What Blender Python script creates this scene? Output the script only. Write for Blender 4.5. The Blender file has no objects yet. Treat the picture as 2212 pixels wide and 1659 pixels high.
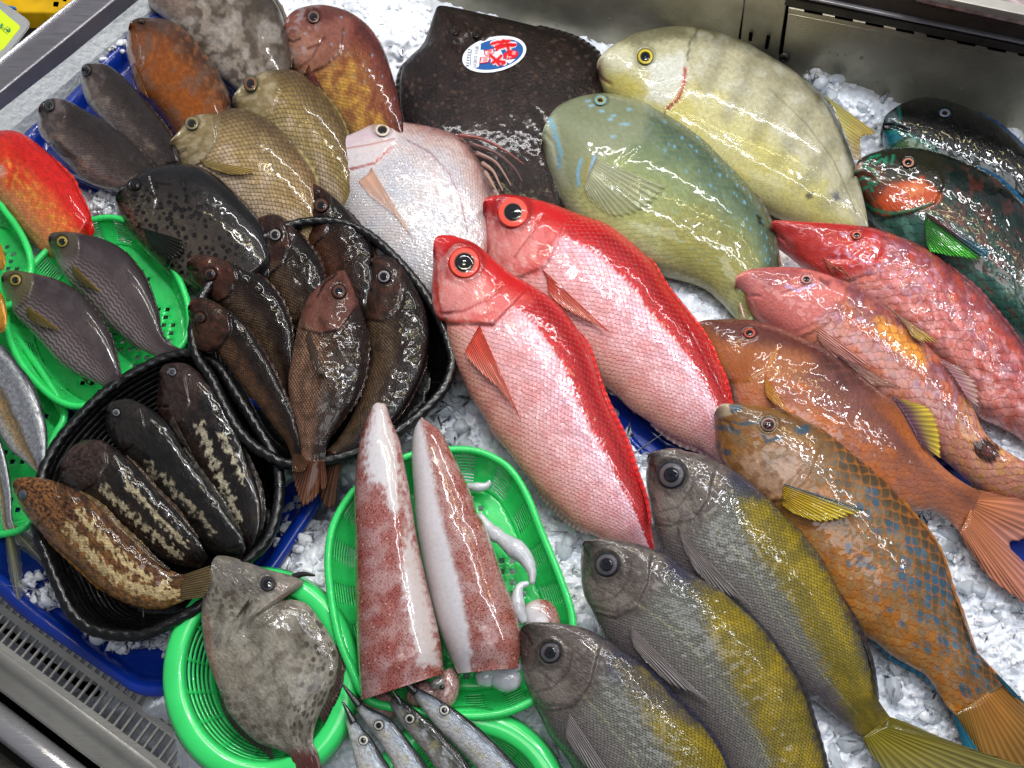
import bpy, bmesh, math, random
import numpy as np
from mathutils import Vector
random.seed(7); np.random.seed(7)
SC = bpy.context.scene
COL = SC.collection
# ---------------------------------------------------------------- camera
FPX, CX, CY = 1661.0, 1106.0, 829.5          # picture measured on a 2212 x 1659 grid
TH = math.radians(27.0)
DIST = 0.95
CAM = np.array([0.0, -DIST*math.sin(TH), DIST*math.cos(TH)])
cam_d = bpy.data.cameras.new('camera'); cam = bpy.data.objects.new('camera', cam_d); COL.objects.link(cam)
cam.location = CAM; cam.rotation_euler = (TH, 0, 0)
cam_d.sensor_width = 36; cam_d.lens = FPX/2212*36; cam_d.clip_start = .01; cam_d.clip_end = 60
SC.camera = cam
# ---------------------------------------------------------------- light
wd = bpy.data.worlds.new('World'); SC.world = wd; wd.use_nodes = True
wd.node_tree.nodes['Background'].inputs[0].default_value = (.62, .66, .74, 1)
wd.node_tree.nodes['Background'].inputs[1].default_value = .26
def area(name, loc, target, sx, sy, power, col):
    l = bpy.data.lights.new(name, 'AREA'); l.shape = 'RECTANGLE'; l.size = sx; l.size_y = sy; l.energy = power; l.color = col
    o = bpy.data.objects.new(name, l); COL.objects.link(o); o.location = loc
    o.rotation_euler = (Vector(target)-Vector(loc)).to_track_quat('-Z', 'Y').to_euler()
    return o
area('tube_lamp', (.35, 1.15, 1.25), (.2, .15, 0), 2.0, .025, 13.0, (1, .97, .97))
area('tube_lamp', (.25, .36, 1.45), (.1, .1, 0), 2.3, .025, 14.0, (.93, .95, 1))
area('warm_strip_lamp', (.1, .72, 1.35), (0, .1, 0), 2.0, .010, 4.5, (1, .86, .45))
area('ceiling_panel_lamp', (.1, -.45, 2.0), (0, 0, 0), 1.2, .5, 8.0, (.95, .97, 1))
area('spot_lamp', (-.34, .60, 1.35), (-.1, .1, 0), .06, .06, 2.6, (.96, .96, 1))
area('spot_lamp', (.24, .56, 1.35), (.1, .05, 0), .06, .06, 2.6, (.96, .96, 1))
area('spot_lamp', (.80, .30, 1.35), (.3, .0, 0), .06, .06, 2.6, (.96, .96, 1))
vs = SC.view_settings; vs.view_transform = 'Standard'; vs.look = 'None'; vs.exposure = 0; vs.gamma = 1
SC.cycles.use_denoising = True
SC.cycles.max_bounces = 7
# ---------------------------------------------------------------- geometry helpers
RT = np.array([1.0, 0, 0]); UP = np.array([0, math.cos(TH), math.sin(TH)]); FW = np.array([0, math.sin(TH), -math.cos(TH)])
def ray(px, py):
    px = np.asarray(px, float); py = np.asarray(py, float)
    return ((px-CX)/FPX)[..., None]*RT - ((py-CY)/FPX)[..., None]*UP + FW
def W(px, py, z=0.0):
    d = ray(px, py); t = (np.asarray(z, float)-CAM[2])/d[..., 2]
    return CAM + d*t[..., None]
def on_plane(px, py, p0, nrm):
    d = ray(px, py); t = ((p0-CAM)@nrm)/(d@nrm)
    return CAM + d*t[..., None]
def pts(s):
    if not isinstance(s, str): return np.array(s, float)
    return np.array([[float(a) for a in q.split(',')] for q in s.split()])
def crom(p, closed=False, n=24):
    p = np.asarray(p, float)
    q = np.vstack([p[-1], p, p[0], p[1]]) if closed else np.vstack([2*p[0]-p[1], p, 2*p[-1]-p[-2]])
    out = []; t = np.linspace(0, 1, n, endpoint=False)[:, None]
    for i in range(1, len(q)-2):
        a, b, c, d = q[i-1], q[i], q[i+1], q[i+2]
        out.append(.5*(2*b+(c-a)*t+(2*a-5*b+4*c-d)*t**2+(3*b-a-3*c+d)*t**3))
    out = np.vstack(out)
    return out if closed else np.vstack([out, p[-1]])
def resample(p, u):
    s = np.r_[0, np.cumsum(np.linalg.norm(np.diff(p, axis=0), axis=1))]; L = s[-1]
    return np.stack([np.interp(np.asarray(u)*L, s, p[:, k]) for k in range(p.shape[1])], -1)
def closed_ring(p, n):
    c = crom(p, True); c = np.vstack([c, c[0]])
    return resample(c, np.arange(n)/n)
def sst(a, b, x):
    t = np.clip((x-a)/(b-a), 0, 1); return t*t*(3-2*t)
def _h(ix, iy, s):
    n = (ix.astype(np.int64)*374761393 + iy.astype(np.int64)*668265263 + s*974711) & 0xffffffff
    n = ((n ^ (n >> 13))*1274126177) & 0xffffffff; n = n ^ (n >> 16)
    return (n & 0xffff)/65535.0
def pn(x, y, s=0):
    x0 = np.floor(x); y0 = np.floor(y); fx = x-x0; fy = y-y0
    def g(i, j):
        a = _h(x0+i, y0+j, s)*2*math.pi
        return np.cos(a)*(fx-i)+np.sin(a)*(fy-j)
    ux = fx*fx*fx*(fx*(fx*6-15)+10); uy = fy*fy*fy*(fy*(fy*6-15)+10)
    a = g(0, 0); b = g(1, 0); c = g(0, 1); d = g(1, 1)
    return 1.5*((a+(b-a)*ux)*(1-uy)+(c+(d-c)*ux)*uy)
def fbm(x, y, s=0, o=3):
    r = 0; a = 1.; t = 0
    for k in range(o): r = r+a*pn(x*2**k, y*2**k, s+k*17); t += a; a *= .5
    return r/t*1.4
def sdl(px, py, L):
    """signed distance to a polyline (positive on the left of its direction, as seen with y down)"""
    L = pts(L); best = np.full(px.shape, 1e9); sg = np.ones(px.shape)
    for (ax, ay), (bx, by) in zip(L[:-1], L[1:]):
        dx, dy = bx-ax, by-ay; t = np.clip(((px-ax)*dx+(py-ay)*dy)/(dx*dx+dy*dy+1e-9), 0, 1)
        d = np.hypot(px-ax-t*dx, py-ay-t*dy); c = dx*(py-ay)-dy*(px-ax)
        m = d < best-1e-6; best = np.where(m, d, best); sg = np.where(m, np.where(c < 0, 1, -1), sg)
    return best*sg
def sdpoly(px, py, P):
    P = pts(P); best = np.full(px.shape, 1e9); ins = np.zeros(px.shape, bool)
    for (ax, ay), (bx, by) in zip(P, np.roll(P, -1, 0)):
        dx, dy = bx-ax, by-ay; t = np.clip(((px-ax)*dx+(py-ay)*dy)/(dx*dx+dy*dy+1e-9), 0, 1)
        best = np.minimum(best, np.hypot(px-ax-t*dx, py-ay-t*dy))
        cr = ((ay > py) != (by > py)) & (px < (bx-ax)*(py-ay)/(by-ay+1e-12)+ax); ins ^= cr
    return np.where(ins, -best, best)
def lin(h):
    if not isinstance(h, str): return np.array(h, float)[:3]
    h = h.lstrip('#'); c = np.array([int(h[i:i+2], 16) for i in (0, 2, 4)])/255.
    return np.where(c <= .04045, c/12.92, ((c+.055)/1.055)**2.4)
# ---------------------------------------------------------------- objects
def tag(o, label=None, cat=None, group=None, kind=None):
    if label: o['label'] = label
    if cat: o['category'] = cat
    if group: o['group'] = group
    if kind: o['kind'] = kind
    return o
def empty(name, loc):
    o = bpy.data.objects.new(name, None); COL.objects.link(o); o.location = loc; o.empty_display_size = .02
    return o
def build(name, verts, faces, mat, parent=None, smooth=True, col=None, uvm=None, thick=0, center=True, offset=-1):
    verts = np.asarray(verts, float)
    if parent is not None: c = np.array(parent.location) if parent.parent is None else np.array(parent.parent.location)
    else: c = np.array([*verts[:, :2].mean(0), verts[:, 2].min()]) if center else np.zeros(3)
    me = bpy.data.meshes.new(name)
    if isinstance(faces, np.ndarray):
        nf, k = faces.shape
        me.vertices.add(len(verts)); me.vertices.foreach_set('co', (verts-c).astype(np.float32).ravel())
        me.loops.add(nf*k); me.loops.foreach_set('vertex_index', faces.astype(np.int32).ravel())
        me.polygons.add(nf); me.polygons.foreach_set('loop_start', np.arange(0, nf*k, k, dtype=np.int32))
        me.polygons.foreach_set('loop_total', np.full(nf, k, np.int32)); me.update(calc_edges=True); me.validate()
    else:
        me.from_pydata([tuple(v) for v in verts-c], [], [tuple(int(i) for i in f) for f in faces]); me.update()
    if smooth: me.polygons.foreach_set('use_smooth', np.ones(len(me.polygons), bool))
    if col is not None:
        a = me.color_attributes.new('Col', 'FLOAT_COLOR', 'POINT'); c4 = np.ones((len(verts), 4)); c4[:, :col.shape[1]] = col
        a.data.foreach_set('color', c4.astype(np.float32).ravel())
    if uvm is not None:
        a = me.attributes.new('uvm', 'FLOAT_VECTOR', 'POINT'); u3 = np.zeros((len(verts), 3)); u3[:, :uvm.shape[1]] = uvm
        a.data.foreach_set('vector', u3.astype(np.float32).ravel())
    me.materials.append(mat)
    o = bpy.data.objects.new(name, me); COL.objects.link(o)
    if parent is not None: o.parent = parent
    else: o.location = c
    if thick:
        m = o.modifiers.new('solid', 'SOLIDIFY'); m.thickness = thick; m.offset = offset
    return o
def grid_faces(n, m, wrap=False, base=0):
    i = np.arange(n-1)[:, None]; j = np.arange(m if wrap else m-1)[None, :]
    j2 = (j+1) % m; i = i+0*j; j = j+0*i; j2 = j2+0*i
    return np.stack([i*m+j, i*m+j2, (i+1)*m+j2, (i+1)*m+j], -1).reshape(-1, 4)+base
def tube(path, r, ns=10, closed=False, lobes=0, twist=0, amp=.2):
    path = np.asarray(path, float); n = len(path)
    tn = np.roll(path, -1, 0)-np.roll(path, 1, 0) if closed else np.gradient(path, axis=0)
    tn /= np.linalg.norm(tn, axis=1)[:, None]+1e-12
    up = np.array([0, 0, 1.0]); a = np.cross(tn, up); ln = np.linalg.norm(a, axis=1)[:, None]
    a = np.where(ln > 1e-3, a/np.maximum(ln, 1e-6), np.array([1., 0, 0])); b = np.cross(a, tn)
    ph = np.arange(ns)/ns*2*math.pi; r = np.broadcast_to(r, (n,)) if np.ndim(r) < 2 else r
    s = np.r_[0, np.cumsum(np.linalg.norm(np.diff(path, axis=0), axis=1))]
    rr = r[:, None]*(1+(amp*np.cos(lobes*ph[None]+twist*s[:, None]) if lobes else 0))
    v = path[:, None]+rr[..., None]*(np.cos(ph)[None, :, None]*a[:, None]+np.sin(ph)[None, :, None]*b[:, None])
    f = grid_faces(n, ns, True)
    if closed:
        j = np.arange(ns); f = np.vstack([f, np.stack([(n-1)*ns+j, (n-1)*ns+(j+1) % ns, (j+1) % ns, j], -1)])
    v = v.reshape(-1, 3)
    if not closed:
        v = np.vstack([v, path[0], path[-1]]); j = np.arange(ns); k = len(v)
        f = [tuple(q) for q in f]+[(int(a), k-2, int((a+1) % ns)) for a in j]+[((n-1)*ns+int((a+1) % ns), k-1, (n-1)*ns+int(a)) for a in j]
    return v, f
# ---------------------------------------------------------------- node helpers
def mat_new(name):
    m = bpy.data.materials.new(name); m.use_nodes = True; nt = m.node_tree
    return m, nt, nt.nodes['Principled BSDF']
def sock(nt, s, v):
    if isinstance(v, bpy.types.NodeSocket): nt.links.new(v, s)
    elif v is not None:
        if hasattr(s.default_value, '__len__') and not hasattr(v, '__len__'): v = [v]*len(s.default_value)
        if hasattr(s.default_value, '__len__') and len(s.default_value) == 4 and len(v) == 3: v = [*v, 1]
        s.default_value = v
def mth(nt, op, a, b=None, c=None, clamp=False):
    n = nt.nodes.new('ShaderNodeMath'); n.operation = op; n.use_clamp = clamp
    for s, v in zip(n.inputs, (a, b, c)): sock(nt, s, v)
    return n.outputs[0]
def vmth(nt, op, a, b=None):
    n = nt.nodes.new('ShaderNodeVectorMath'); n.operation = op
    sock(nt, n.inputs[0], a)
    if b is not None: sock(nt, n.inputs[3 if op == 'SCALE' else 1], b)
    return n.outputs[0]
def mixc(nt, f, a, b, blend='MIX'):
    n = nt.nodes.new('ShaderNodeMix'); n.data_type = 'RGBA'; n.blend_type = blend; n.clamp_factor = True
    sock(nt, n.inputs[0], f); sock(nt, n.inputs[6], a); sock(nt, n.inputs[7], b); return n.outputs[2]
def noise(nt, vec, scale, detail=2., rough=.5, color=False):
    n = nt.nodes.new('ShaderNodeTexNoise'); sock(nt, n.inputs['Vector'], vec)
    n.inputs['Scale'].default_value = scale; n.inputs['Detail'].default_value = detail; n.inputs['Roughness'].default_value = rough
    return n.outputs['Color' if color else 'Fac']
def voro(nt, vec, scale, feature='F1', rnd=1., out='Distance'):
    n = nt.nodes.new('ShaderNodeTexVoronoi'); n.feature = feature; sock(nt, n.inputs['Vector'], vec)
    n.inputs['Scale'].default_value = scale; n.inputs['Randomness'].default_value = rnd
    return n.outputs[out]
def maprange(nt, v, a, b, c=0., d=1., smooth=True):
    n = nt.nodes.new('ShaderNodeMapRange'); n.interpolation_type = 'SMOOTHSTEP' if smooth else 'LINEAR'
    sock(nt, n.inputs['Value'], v)
    for k, x in zip(('From Min', 'From Max', 'To Min', 'To Max'), (a, b, c, d)): sock(nt, n.inputs[k], x)
    return n.outputs['Result']
def attr(nt, name):
    n = nt.nodes.new('ShaderNodeAttribute'); n.attribute_name = name; return n
def bump(nt, h, dist, normal=None, strength=1.):
    n = nt.nodes.new('ShaderNodeBump'); n.inputs['Distance'].default_value = dist; n.inputs['Strength'].default_value = strength
    sock(nt, n.inputs['Height'], h)
    if normal is not None: nt.links.new(normal, n.inputs['Normal'])
    return n.outputs[0]
def objco(nt):
    return nt.nodes.new('ShaderNodeTexCoord').outputs['Object']
def simple(name, col, rough=.4, metal=0., coat=0., var=0., vs=30., bmp=0., bs=80., trans=0., spec=.5, ior=1.45, sss=0.):
    m, nt, b = mat_new(name); c = [*lin(col), 1]
    if var or bmp: co = objco(nt)
    if var:
        f = noise(nt, co, vs, 3.); c2 = [x*(1-var) for x in c[:3]]+[1]; c3 = [min(1, x*(1+var*.5)) for x in c[:3]]+[1]
        sock(nt, b.inputs['Base Color'], mixc(nt, maprange(nt, f, .3, .7), c2, c3))
        sock(nt, b.inputs['Roughness'], maprange(nt, noise(nt, co, vs*2.3, 2.), .3, .7, rough*.75, rough*1.25))
    else:
        b.inputs['Base Color'].default_value = c; b.inputs['Roughness'].default_value = rough
    b.inputs['Metallic'].default_value = metal; b.inputs['Coat Weight'].default_value = coat; b.inputs['Coat Roughness'].default_value = .06
    b.inputs['Transmission Weight'].default_value = trans; b.inputs['IOR'].default_value = ior; b.inputs['Specular IOR Level'].default_value = spec
    if sss: b.inputs['Subsurface Weight'].default_value = sss; b.inputs['Subsurface Radius'].default_value = (.01, .01, .01)
    if bmp: sock(nt, b.inputs['Normal'], bump(nt, noise(nt, co, bs, 3.), bmp))
    return m
def skin(name, sx=14., sy=10., edge=.35, ecol=None, bmp=.6, rough=.32, coat=.7, metal=0., cellv=.2, fine=.25, wet=.5,
         spots=None, warp=.6, glit=0., fbump=.25, lo=.30, hi=.5, stripes=None, spotmask=False):
    """wet fish skin: overlapping scales laid out in the body's own length/height coordinates"""
    m, nt, b = mat_new(name); uv = attr(nt, 'uvm').outputs['Vector']; ca = attr(nt, 'Col'); base = ca.outputs['Color']; msk = ca.outputs['Alpha']
    off = nt.nodes.new('ShaderNodeObjectInfo').outputs['Random']
    uvo = vmth(nt, 'ADD', uv, vmth(nt, 'SCALE', (700., 300., 0.), off))
    nz = vmth(nt, 'SUBTRACT', noise(nt, uvo, .03, 2., color=True), (.5, .5, .5))
    w = vmth(nt, 'ADD', uv, vmth(nt, 'SCALE', nz, warp*sx))
    sp = nt.nodes.new('ShaderNodeSeparateXYZ'); nt.links.new(w, sp.inputs[0])
    x = mth(nt, 'DIVIDE', sp.outputs[0], sx); y = mth(nt, 'DIVIDE', sp.outputs[1], sy)
    A = mth(nt, 'ADD', x, y); B = mth(nt, 'SUBTRACT', x, y)
    ra = mth(nt, 'ROUND', A); rb = mth(nt, 'ROUND', B); da = mth(nt, 'SUBTRACT', A, ra); db = mth(nt, 'SUBTRACT', B, rb)
    lx = mth(nt, 'ADD', da, db); hx = mth(nt, 'ADD', mth(nt, 'MULTIPLY', lx, .5), .36); hy = mth(nt, 'MULTIPLY', mth(nt, 'SUBTRACT', da, db), .6)
    e = mth(nt, 'SUBTRACT', mth(nt, 'SQRT', mth(nt, 'ADD', mth(nt, 'MULTIPLY', hx, hx), mth(nt, 'MULTIPLY', hy, hy))), .22)   # rounded rear edge of a scale
    cmb = nt.nodes.new('ShaderNodeCombineXYZ'); nt.links.new(ra, cmb.inputs[0]); nt.links.new(rb, cmb.inputs[1])
    wn = nt.nodes.new('ShaderNodeTexWhiteNoise'); nt.links.new(cmb.outputs[0], wn.inputs['Vector']); rnd = wn.outputs['Value']
    em = mth(nt, 'MULTIPLY', maprange(nt, e, lo, hi), msk)
    col = base
    if cellv: col = mixc(nt, mth(nt, 'MULTIPLY', msk, 1.), col, mixc(nt, 1., col, maprange(nt, rnd, 0, 1, 1-cellv, 1+cellv, False), 'MULTIPLY'))
    if edge:
        ec = mixc(nt, 1., col, [edge*0+.18]*3, 'MULTIPLY') if ecol is None else [*lin(ecol), 1]
        col = mixc(nt, mth(nt, 'MULTIPLY', em, edge), col, ec)
    if stripes:                                                      # fine lengthwise lines
        sv, sc_, sa = stripes
        s2 = nt.nodes.new('ShaderNodeSeparateXYZ'); nt.links.new(w, s2.inputs[0])
        sy_ = mth(nt, 'ADD', s2.outputs[1], mth(nt, 'MULTIPLY', mth(nt, 'SINE', mth(nt, 'MULTIPLY', s2.outputs[0], .35)), 1.2))
        sn = mth(nt, 'SINE', mth(nt, 'MULTIPLY', sy_, 2*math.pi/sv))
        col = mixc(nt, mth(nt, 'MULTIPLY', mth(nt, 'MULTIPLY', maprange(nt, sn, -.3, .6), sa), msk), col, [*lin(sc_), 1])
    if spots:
        for (ss, r0, r1, sc_, sa) in spots:
            d = voro(nt, vmth(nt, 'ADD', uvo, vmth(nt, 'SCALE', nz, 6.)), 1./ss, 'F1', .8)
            f = mth(nt, 'MULTIPLY', maprange(nt, d, r0, r1, sa, 0.), msk if spotmask else 1.)
            col = mixc(nt, f, col, [*lin(sc_), 1])
    if fine:
        f1 = noise(nt, uvo, .11, 4., .62)
        col = mixc(nt, 1., col, maprange(nt, f1, .25, .75, 1-fine, 1+fine, False), 'MULTIPLY')
    nt.links.new(col, b.inputs['Base Color'])
    h = mth(nt, 'ADD', mth(nt, 'MULTIPLY', lx, .5), mth(nt, 'MULTIPLY', rnd, .35))
    h = mth(nt, 'SUBTRACT', h, mth(nt, 'MULTIPLY', maprange(nt, e, .38, .5), .6))
    h = mth(nt, 'MULTIPLY', h, msk)
    fb = noise(nt, uvo, .16, 3., .6); wv = noise(nt, uvo, .040, 1., .4)
    h = mth(nt, 'ADD', h, mth(nt, 'MULTIPLY', fb, fbump*4))
    nrm = bump(nt, h, bmp*.001)
    nt.links.new(nrm, b.inputs['Normal'])
    ch = mth(nt, 'ADD', mth(nt, 'MULTIPLY', h, .05), mth(nt, 'MULTIPLY', wv, 1.9*wet))
    nt.links.new(bump(nt, ch, max(bmp, .5)*.001), b.inputs['Coat Normal'])
    b.inputs['Roughness'].default_value = rough
    sock(nt, b.inputs['Roughness'], maprange(nt, noise(nt, uvo, .02, 2.), .3, .7, rough*.75, rough*1.35))
    b.inputs['Coat Weight'].default_value = coat; b.inputs['Coat Roughness'].default_value = .06; b.inputs['Specular IOR Level'].default_value = .18
    b.inputs['Metallic'].default_value = metal
    if glit: sock(nt, b.inputs['Metallic'], mth(nt, 'MULTIPLY', mth(nt, 'MULTIPLY', maprange(nt, rnd, .2, 1, 0, glit, False), msk), 1.))
    b.inputs['Subsurface Weight'].default_value = .0
    return m
# ---------------------------------------------------------------- fish bodies
class Paint:
    def __init__(s, px, py, u, v, um, vm, weff, seed):
        s.px, s.py, s.u, s.v, s.um, s.vm, s.weff, s.seed = px, py, u, v, um, vm, weff, seed
        s.c = np.zeros((len(px), 3)); s.scl = np.ones(len(px)); s.q = None
    def cells(s, sx, sy):
        x, y = s.um/sx, s.vm/sy; a = np.round(x+y); b = np.round(x-y)
        s.qv = s.v+(((a-b)/2)*sy-s.vm)/s.weff; s.qu = (a+b)/2*sx
    def mix(s, w, col): s.c = s.c+(lin(col)-s.c)*np.clip(w, 0, 1)[:, None]; return s
    def nz(s, sc, o=3, k=0, stretch=1.): return fbm(s.um/sc/stretch, s.vm/sc, s.seed+k, o)
    def grad(s, stops, warp=.03, ws=40., q=False, by='v'):
        t = (s.qv if q else s.v) if by == 'v' else s.u
        t = t+warp*s.nz(ws, 3, 5)
        xs = [a for a, _ in stops]; cs = np.array([lin(h) for _, h in stops])
        s.c = np.stack([np.interp(t, xs, cs[:, k]) for k in range(3)], -1); return s
    def fill(s, P, col, soft=6., a=1., nz=0., ns=12.):
        d = sdpoly(s.px, s.py, P)
        if nz: d = d+nz*s.nz(ns, 3, 9)
        return s.mix(a*(1-sst(-soft, soft, d)), col)
    def fillw(s, P, soft=6., nz=0., ns=12.):
        d = sdpoly(s.px, s.py, P)
        if nz: d = d+nz*s.nz(ns, 3, 9)
        return 1-sst(-soft, soft, d)
    def line(s, L, w, col, a=1., soft=None, nz=0., ns=10.):
        d = np.abs(sdl(s.px, s.py, L))
        if nz: d = d+nz*s.nz(ns, 3, 3)
        soft = soft or w*.6
        return s.mix(a*(1-sst(w-soft, w+soft, d)), col)
    def mot(s, col, sc, th=0., soft=.25, a=.6, st=1., k=1, m=None, o=3):
        w = a*sst(th-soft, th+soft, s.nz(sc, o, k, st))
        return s.mix(w if m is None else w*m, col)
    def dots(s, col, sc, r, a=1., k=2, st=1., m=None, soft=.12, prob=1.):
        x, y = s.um/sc/st, s.vm/sc; ix, iy = np.floor(x), np.floor(y); best = np.full(len(x), 9.)
        for i in (-1, 0, 1):
            for j in (-1, 0, 1):
                cx = ix+i+.5+.7*(_h(ix+i, iy+j, k)-.5); cy = iy+j+.5+.7*(_h(ix+i, iy+j, k+1)-.5)
                rr = r*(.6+.8*_h(ix+i, iy+j, k+2)); ok = _h(ix+i, iy+j, k+3) < prob
                d = np.hypot(x-cx, y-cy)-rr; best = np.where(ok, np.minimum(best, d), best)
        w = a*(1-sst(-soft, soft, best))
        return s.mix(w if m is None else w*m, col)
    def vr(s, a, b, soft=.05): return sst(a-soft, a+soft, s.v)*(1-sst(b-soft, b+soft, s.v))
    def ur(s, a, b, soft=.05): return sst(a-soft, a+soft, s.u)*(1-sst(b-soft, b+soft, s.u))
    def head(s, P, soft=8.):
        s.scl *= 1-s.fillw(P, soft)
        return s
FISH = []
def fish(name, label, cat, D, V, mat, paint, z=(.008, .05, .006, .045), k=.42, group=None, nu=130, nv=56, grooves=(), plates=(), bend=0, pw=2.2, hp=.52, lump=.0, endcap=.97):
    seed = len(FISH)*31+11
    D, V = crom(pts(D)), crom(pts(V))
    t = np.linspace(0, 1, nu); u = .45*t+.55*(.5-.5*np.cos(math.pi*t)); u = .004+.996*u
    d = resample(D, u); v_ = resample(V, u)
    t = np.linspace(0, 1, nv); vv = .35*t+.65*(.5-.5*np.cos(math.pi*t))
    P2 = v_[:, None]*(1-vv[None, :, None])+d[:, None]*vv[None, :, None]
    px, py = P2[..., 0], P2[..., 1]
    U = np.broadcast_to(u[:, None], px.shape); V2 = np.broadcast_to(vv[None], px.shape)
    hv, hd, tv, td = z
    zm = (hv*(1-U)+tv*U)*(1-V2)+(hd*(1-U)+td*U)*V2+bend*np.sin(math.pi*U)
    wd_, wv_ = W(d[:, 0], d[:, 1], zm[:, -1]), W(v_[:, 0], v_[:, 1], zm[:, 0])
    half = .5*np.linalg.norm(wd_-wv_, axis=1)
    hs = np.convolve(np.r_[half[:1].repeat(6)*.0+half[0], half, half[-1:].repeat(6)], np.ones(13)/13, 'valid')
    T = k*np.minimum(half*1.15, hs)*(1-endcap*sst(.9, 1., u))
    s = np.abs(2*V2-1); prof = np.clip(1-s**pw, 0, 1)**hp
    h = T[:, None]*prof
    ew = sst(0, .35, prof)                                  # features fade out at the outline
    if lump: h = h+lump*T[:, None]*fbm(px/45, py/45, seed, 2)*ew
    for g in grooves:
        L, dep, wid = g; h = h-dep*.001*np.exp(-(sdl(px.ravel(), py.ravel(), L).reshape(px.shape)/wid)**2)*ew
    for g in plates:                                       # a step: raised on the left-hand side of the line
        L, hi, dec = g; sd = sdl(px.ravel(), py.ravel(), L).reshape(px.shape)
        h = h+hi*.001*np.where(sd > 0, np.exp(-sd/dec)*sst(0, 2.5, sd), -.5*np.exp(sd/5.))*ew
    top = W(px, py, zm+h)
    nb = 5; tb = np.linspace(1, 0, nb+2)[1:-1]; sb = np.abs(2*tb-1); pb = (1-sb**2)**.5
    dn, vn = wd_[:, None], wv_[:, None]; bot = vn*(1-tb[None, :, None])+dn*tb[None, :, None]
    bot[..., 2] -= .75*(T[:, None]*pb[None])
    ring = np.concatenate([top, bot], 1); m = nv+nb
    f = [tuple(q) for q in grid_faces(nu, m, True)]; f.append(tuple(range(m))[::-1]); f.append(tuple((nu-1)*m+i for i in range(m)))
    if np.sum((d[-1]-d[0])*[1, 0])*0+(d[nu//2, 0]-v_[nu//2, 0])*(d[-1, 1]+v_[-1, 1]-2*d[0, 1])-(d[nu//2, 1]-v_[nu//2, 1])*(d[-1, 0]+v_[-1, 0]-2*d[0, 0]) > 0: f = [tuple(reversed(q)) for q in f]
    mid = .5*(d+v_); arc = np.r_[0, np.cumsum(np.linalg.norm(np.diff(mid, axis=0), axis=1))]
    wpx = np.linalg.norm(d-v_, axis=1); wm = wpx.max()*.5+wpx*.5
    um = np.broadcast_to(arc[:, None], px.shape); vm = (V2-.5)*wm[:, None]; weff = np.broadcast_to(wm[:, None], px.shape)
    P = Paint(px.ravel(), py.ravel(), U.ravel(), V2.ravel(), um.ravel(), vm.ravel(), weff.ravel(), seed)
    paint(P); P.c = np.clip(P.c, .003, 1)**1.12*.95
    c = np.zeros((nu, m, 4)); c[:, :nv, :3] = np.clip(P.c, .004, .95).reshape(nu, nv, 3); c[:, :nv, 3] = P.scl.reshape(nu, nv)
    for j in range(nb): c[:, nv+j] = c[:, nv-1]*tb[j]+c[:, 0]*(1-tb[j])
    uvm = np.zeros((nu, m, 2)); uvm[:, :nv, 0] = um; uvm[:, :nv, 1] = vm
    for j in range(nb): uvm[:, nv+j] = uvm[:, nv-1]*tb[j]+uvm[:, 0]*(1-tb[j])+[0, 900]
    o = build(name, ring.reshape(-1, 3), f, mat, col=c.reshape(-1, 4), uvm=uvm.reshape(-1, 2))
    tag(o, label, cat, group)
    o_ = dict(o=o, px=px, py=py, z=(zm+h), d=d, v=v_, zd=zm[:, -1], zv=zm[:, 0], u=u, seed=seed, m=m, nu=nu, nv=nv)
    FISH.append(o_); return o_
def zat(F, x, y):
    x = np.atleast_1d(np.asarray(x, float)); y = np.atleast_1d(np.asarray(y, float)); out = np.empty(x.shape); sh = x.shape
    X, Y, Z = F['px'].ravel(), F['py'].ravel(), F['z'].ravel(); xf, yf, of = x.ravel(), y.ravel(), out.ravel()
    for i in range(len(xf)):
        d2 = (X-xf[i])**2+(Y-yf[i])**2; idx = np.argpartition(d2, 4)[:4]; w = 1/(d2[idx]+1.); of[i] = (Z[idx]*w).sum()/w.sum()
    return of.reshape(sh)
MATC = {}
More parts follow.
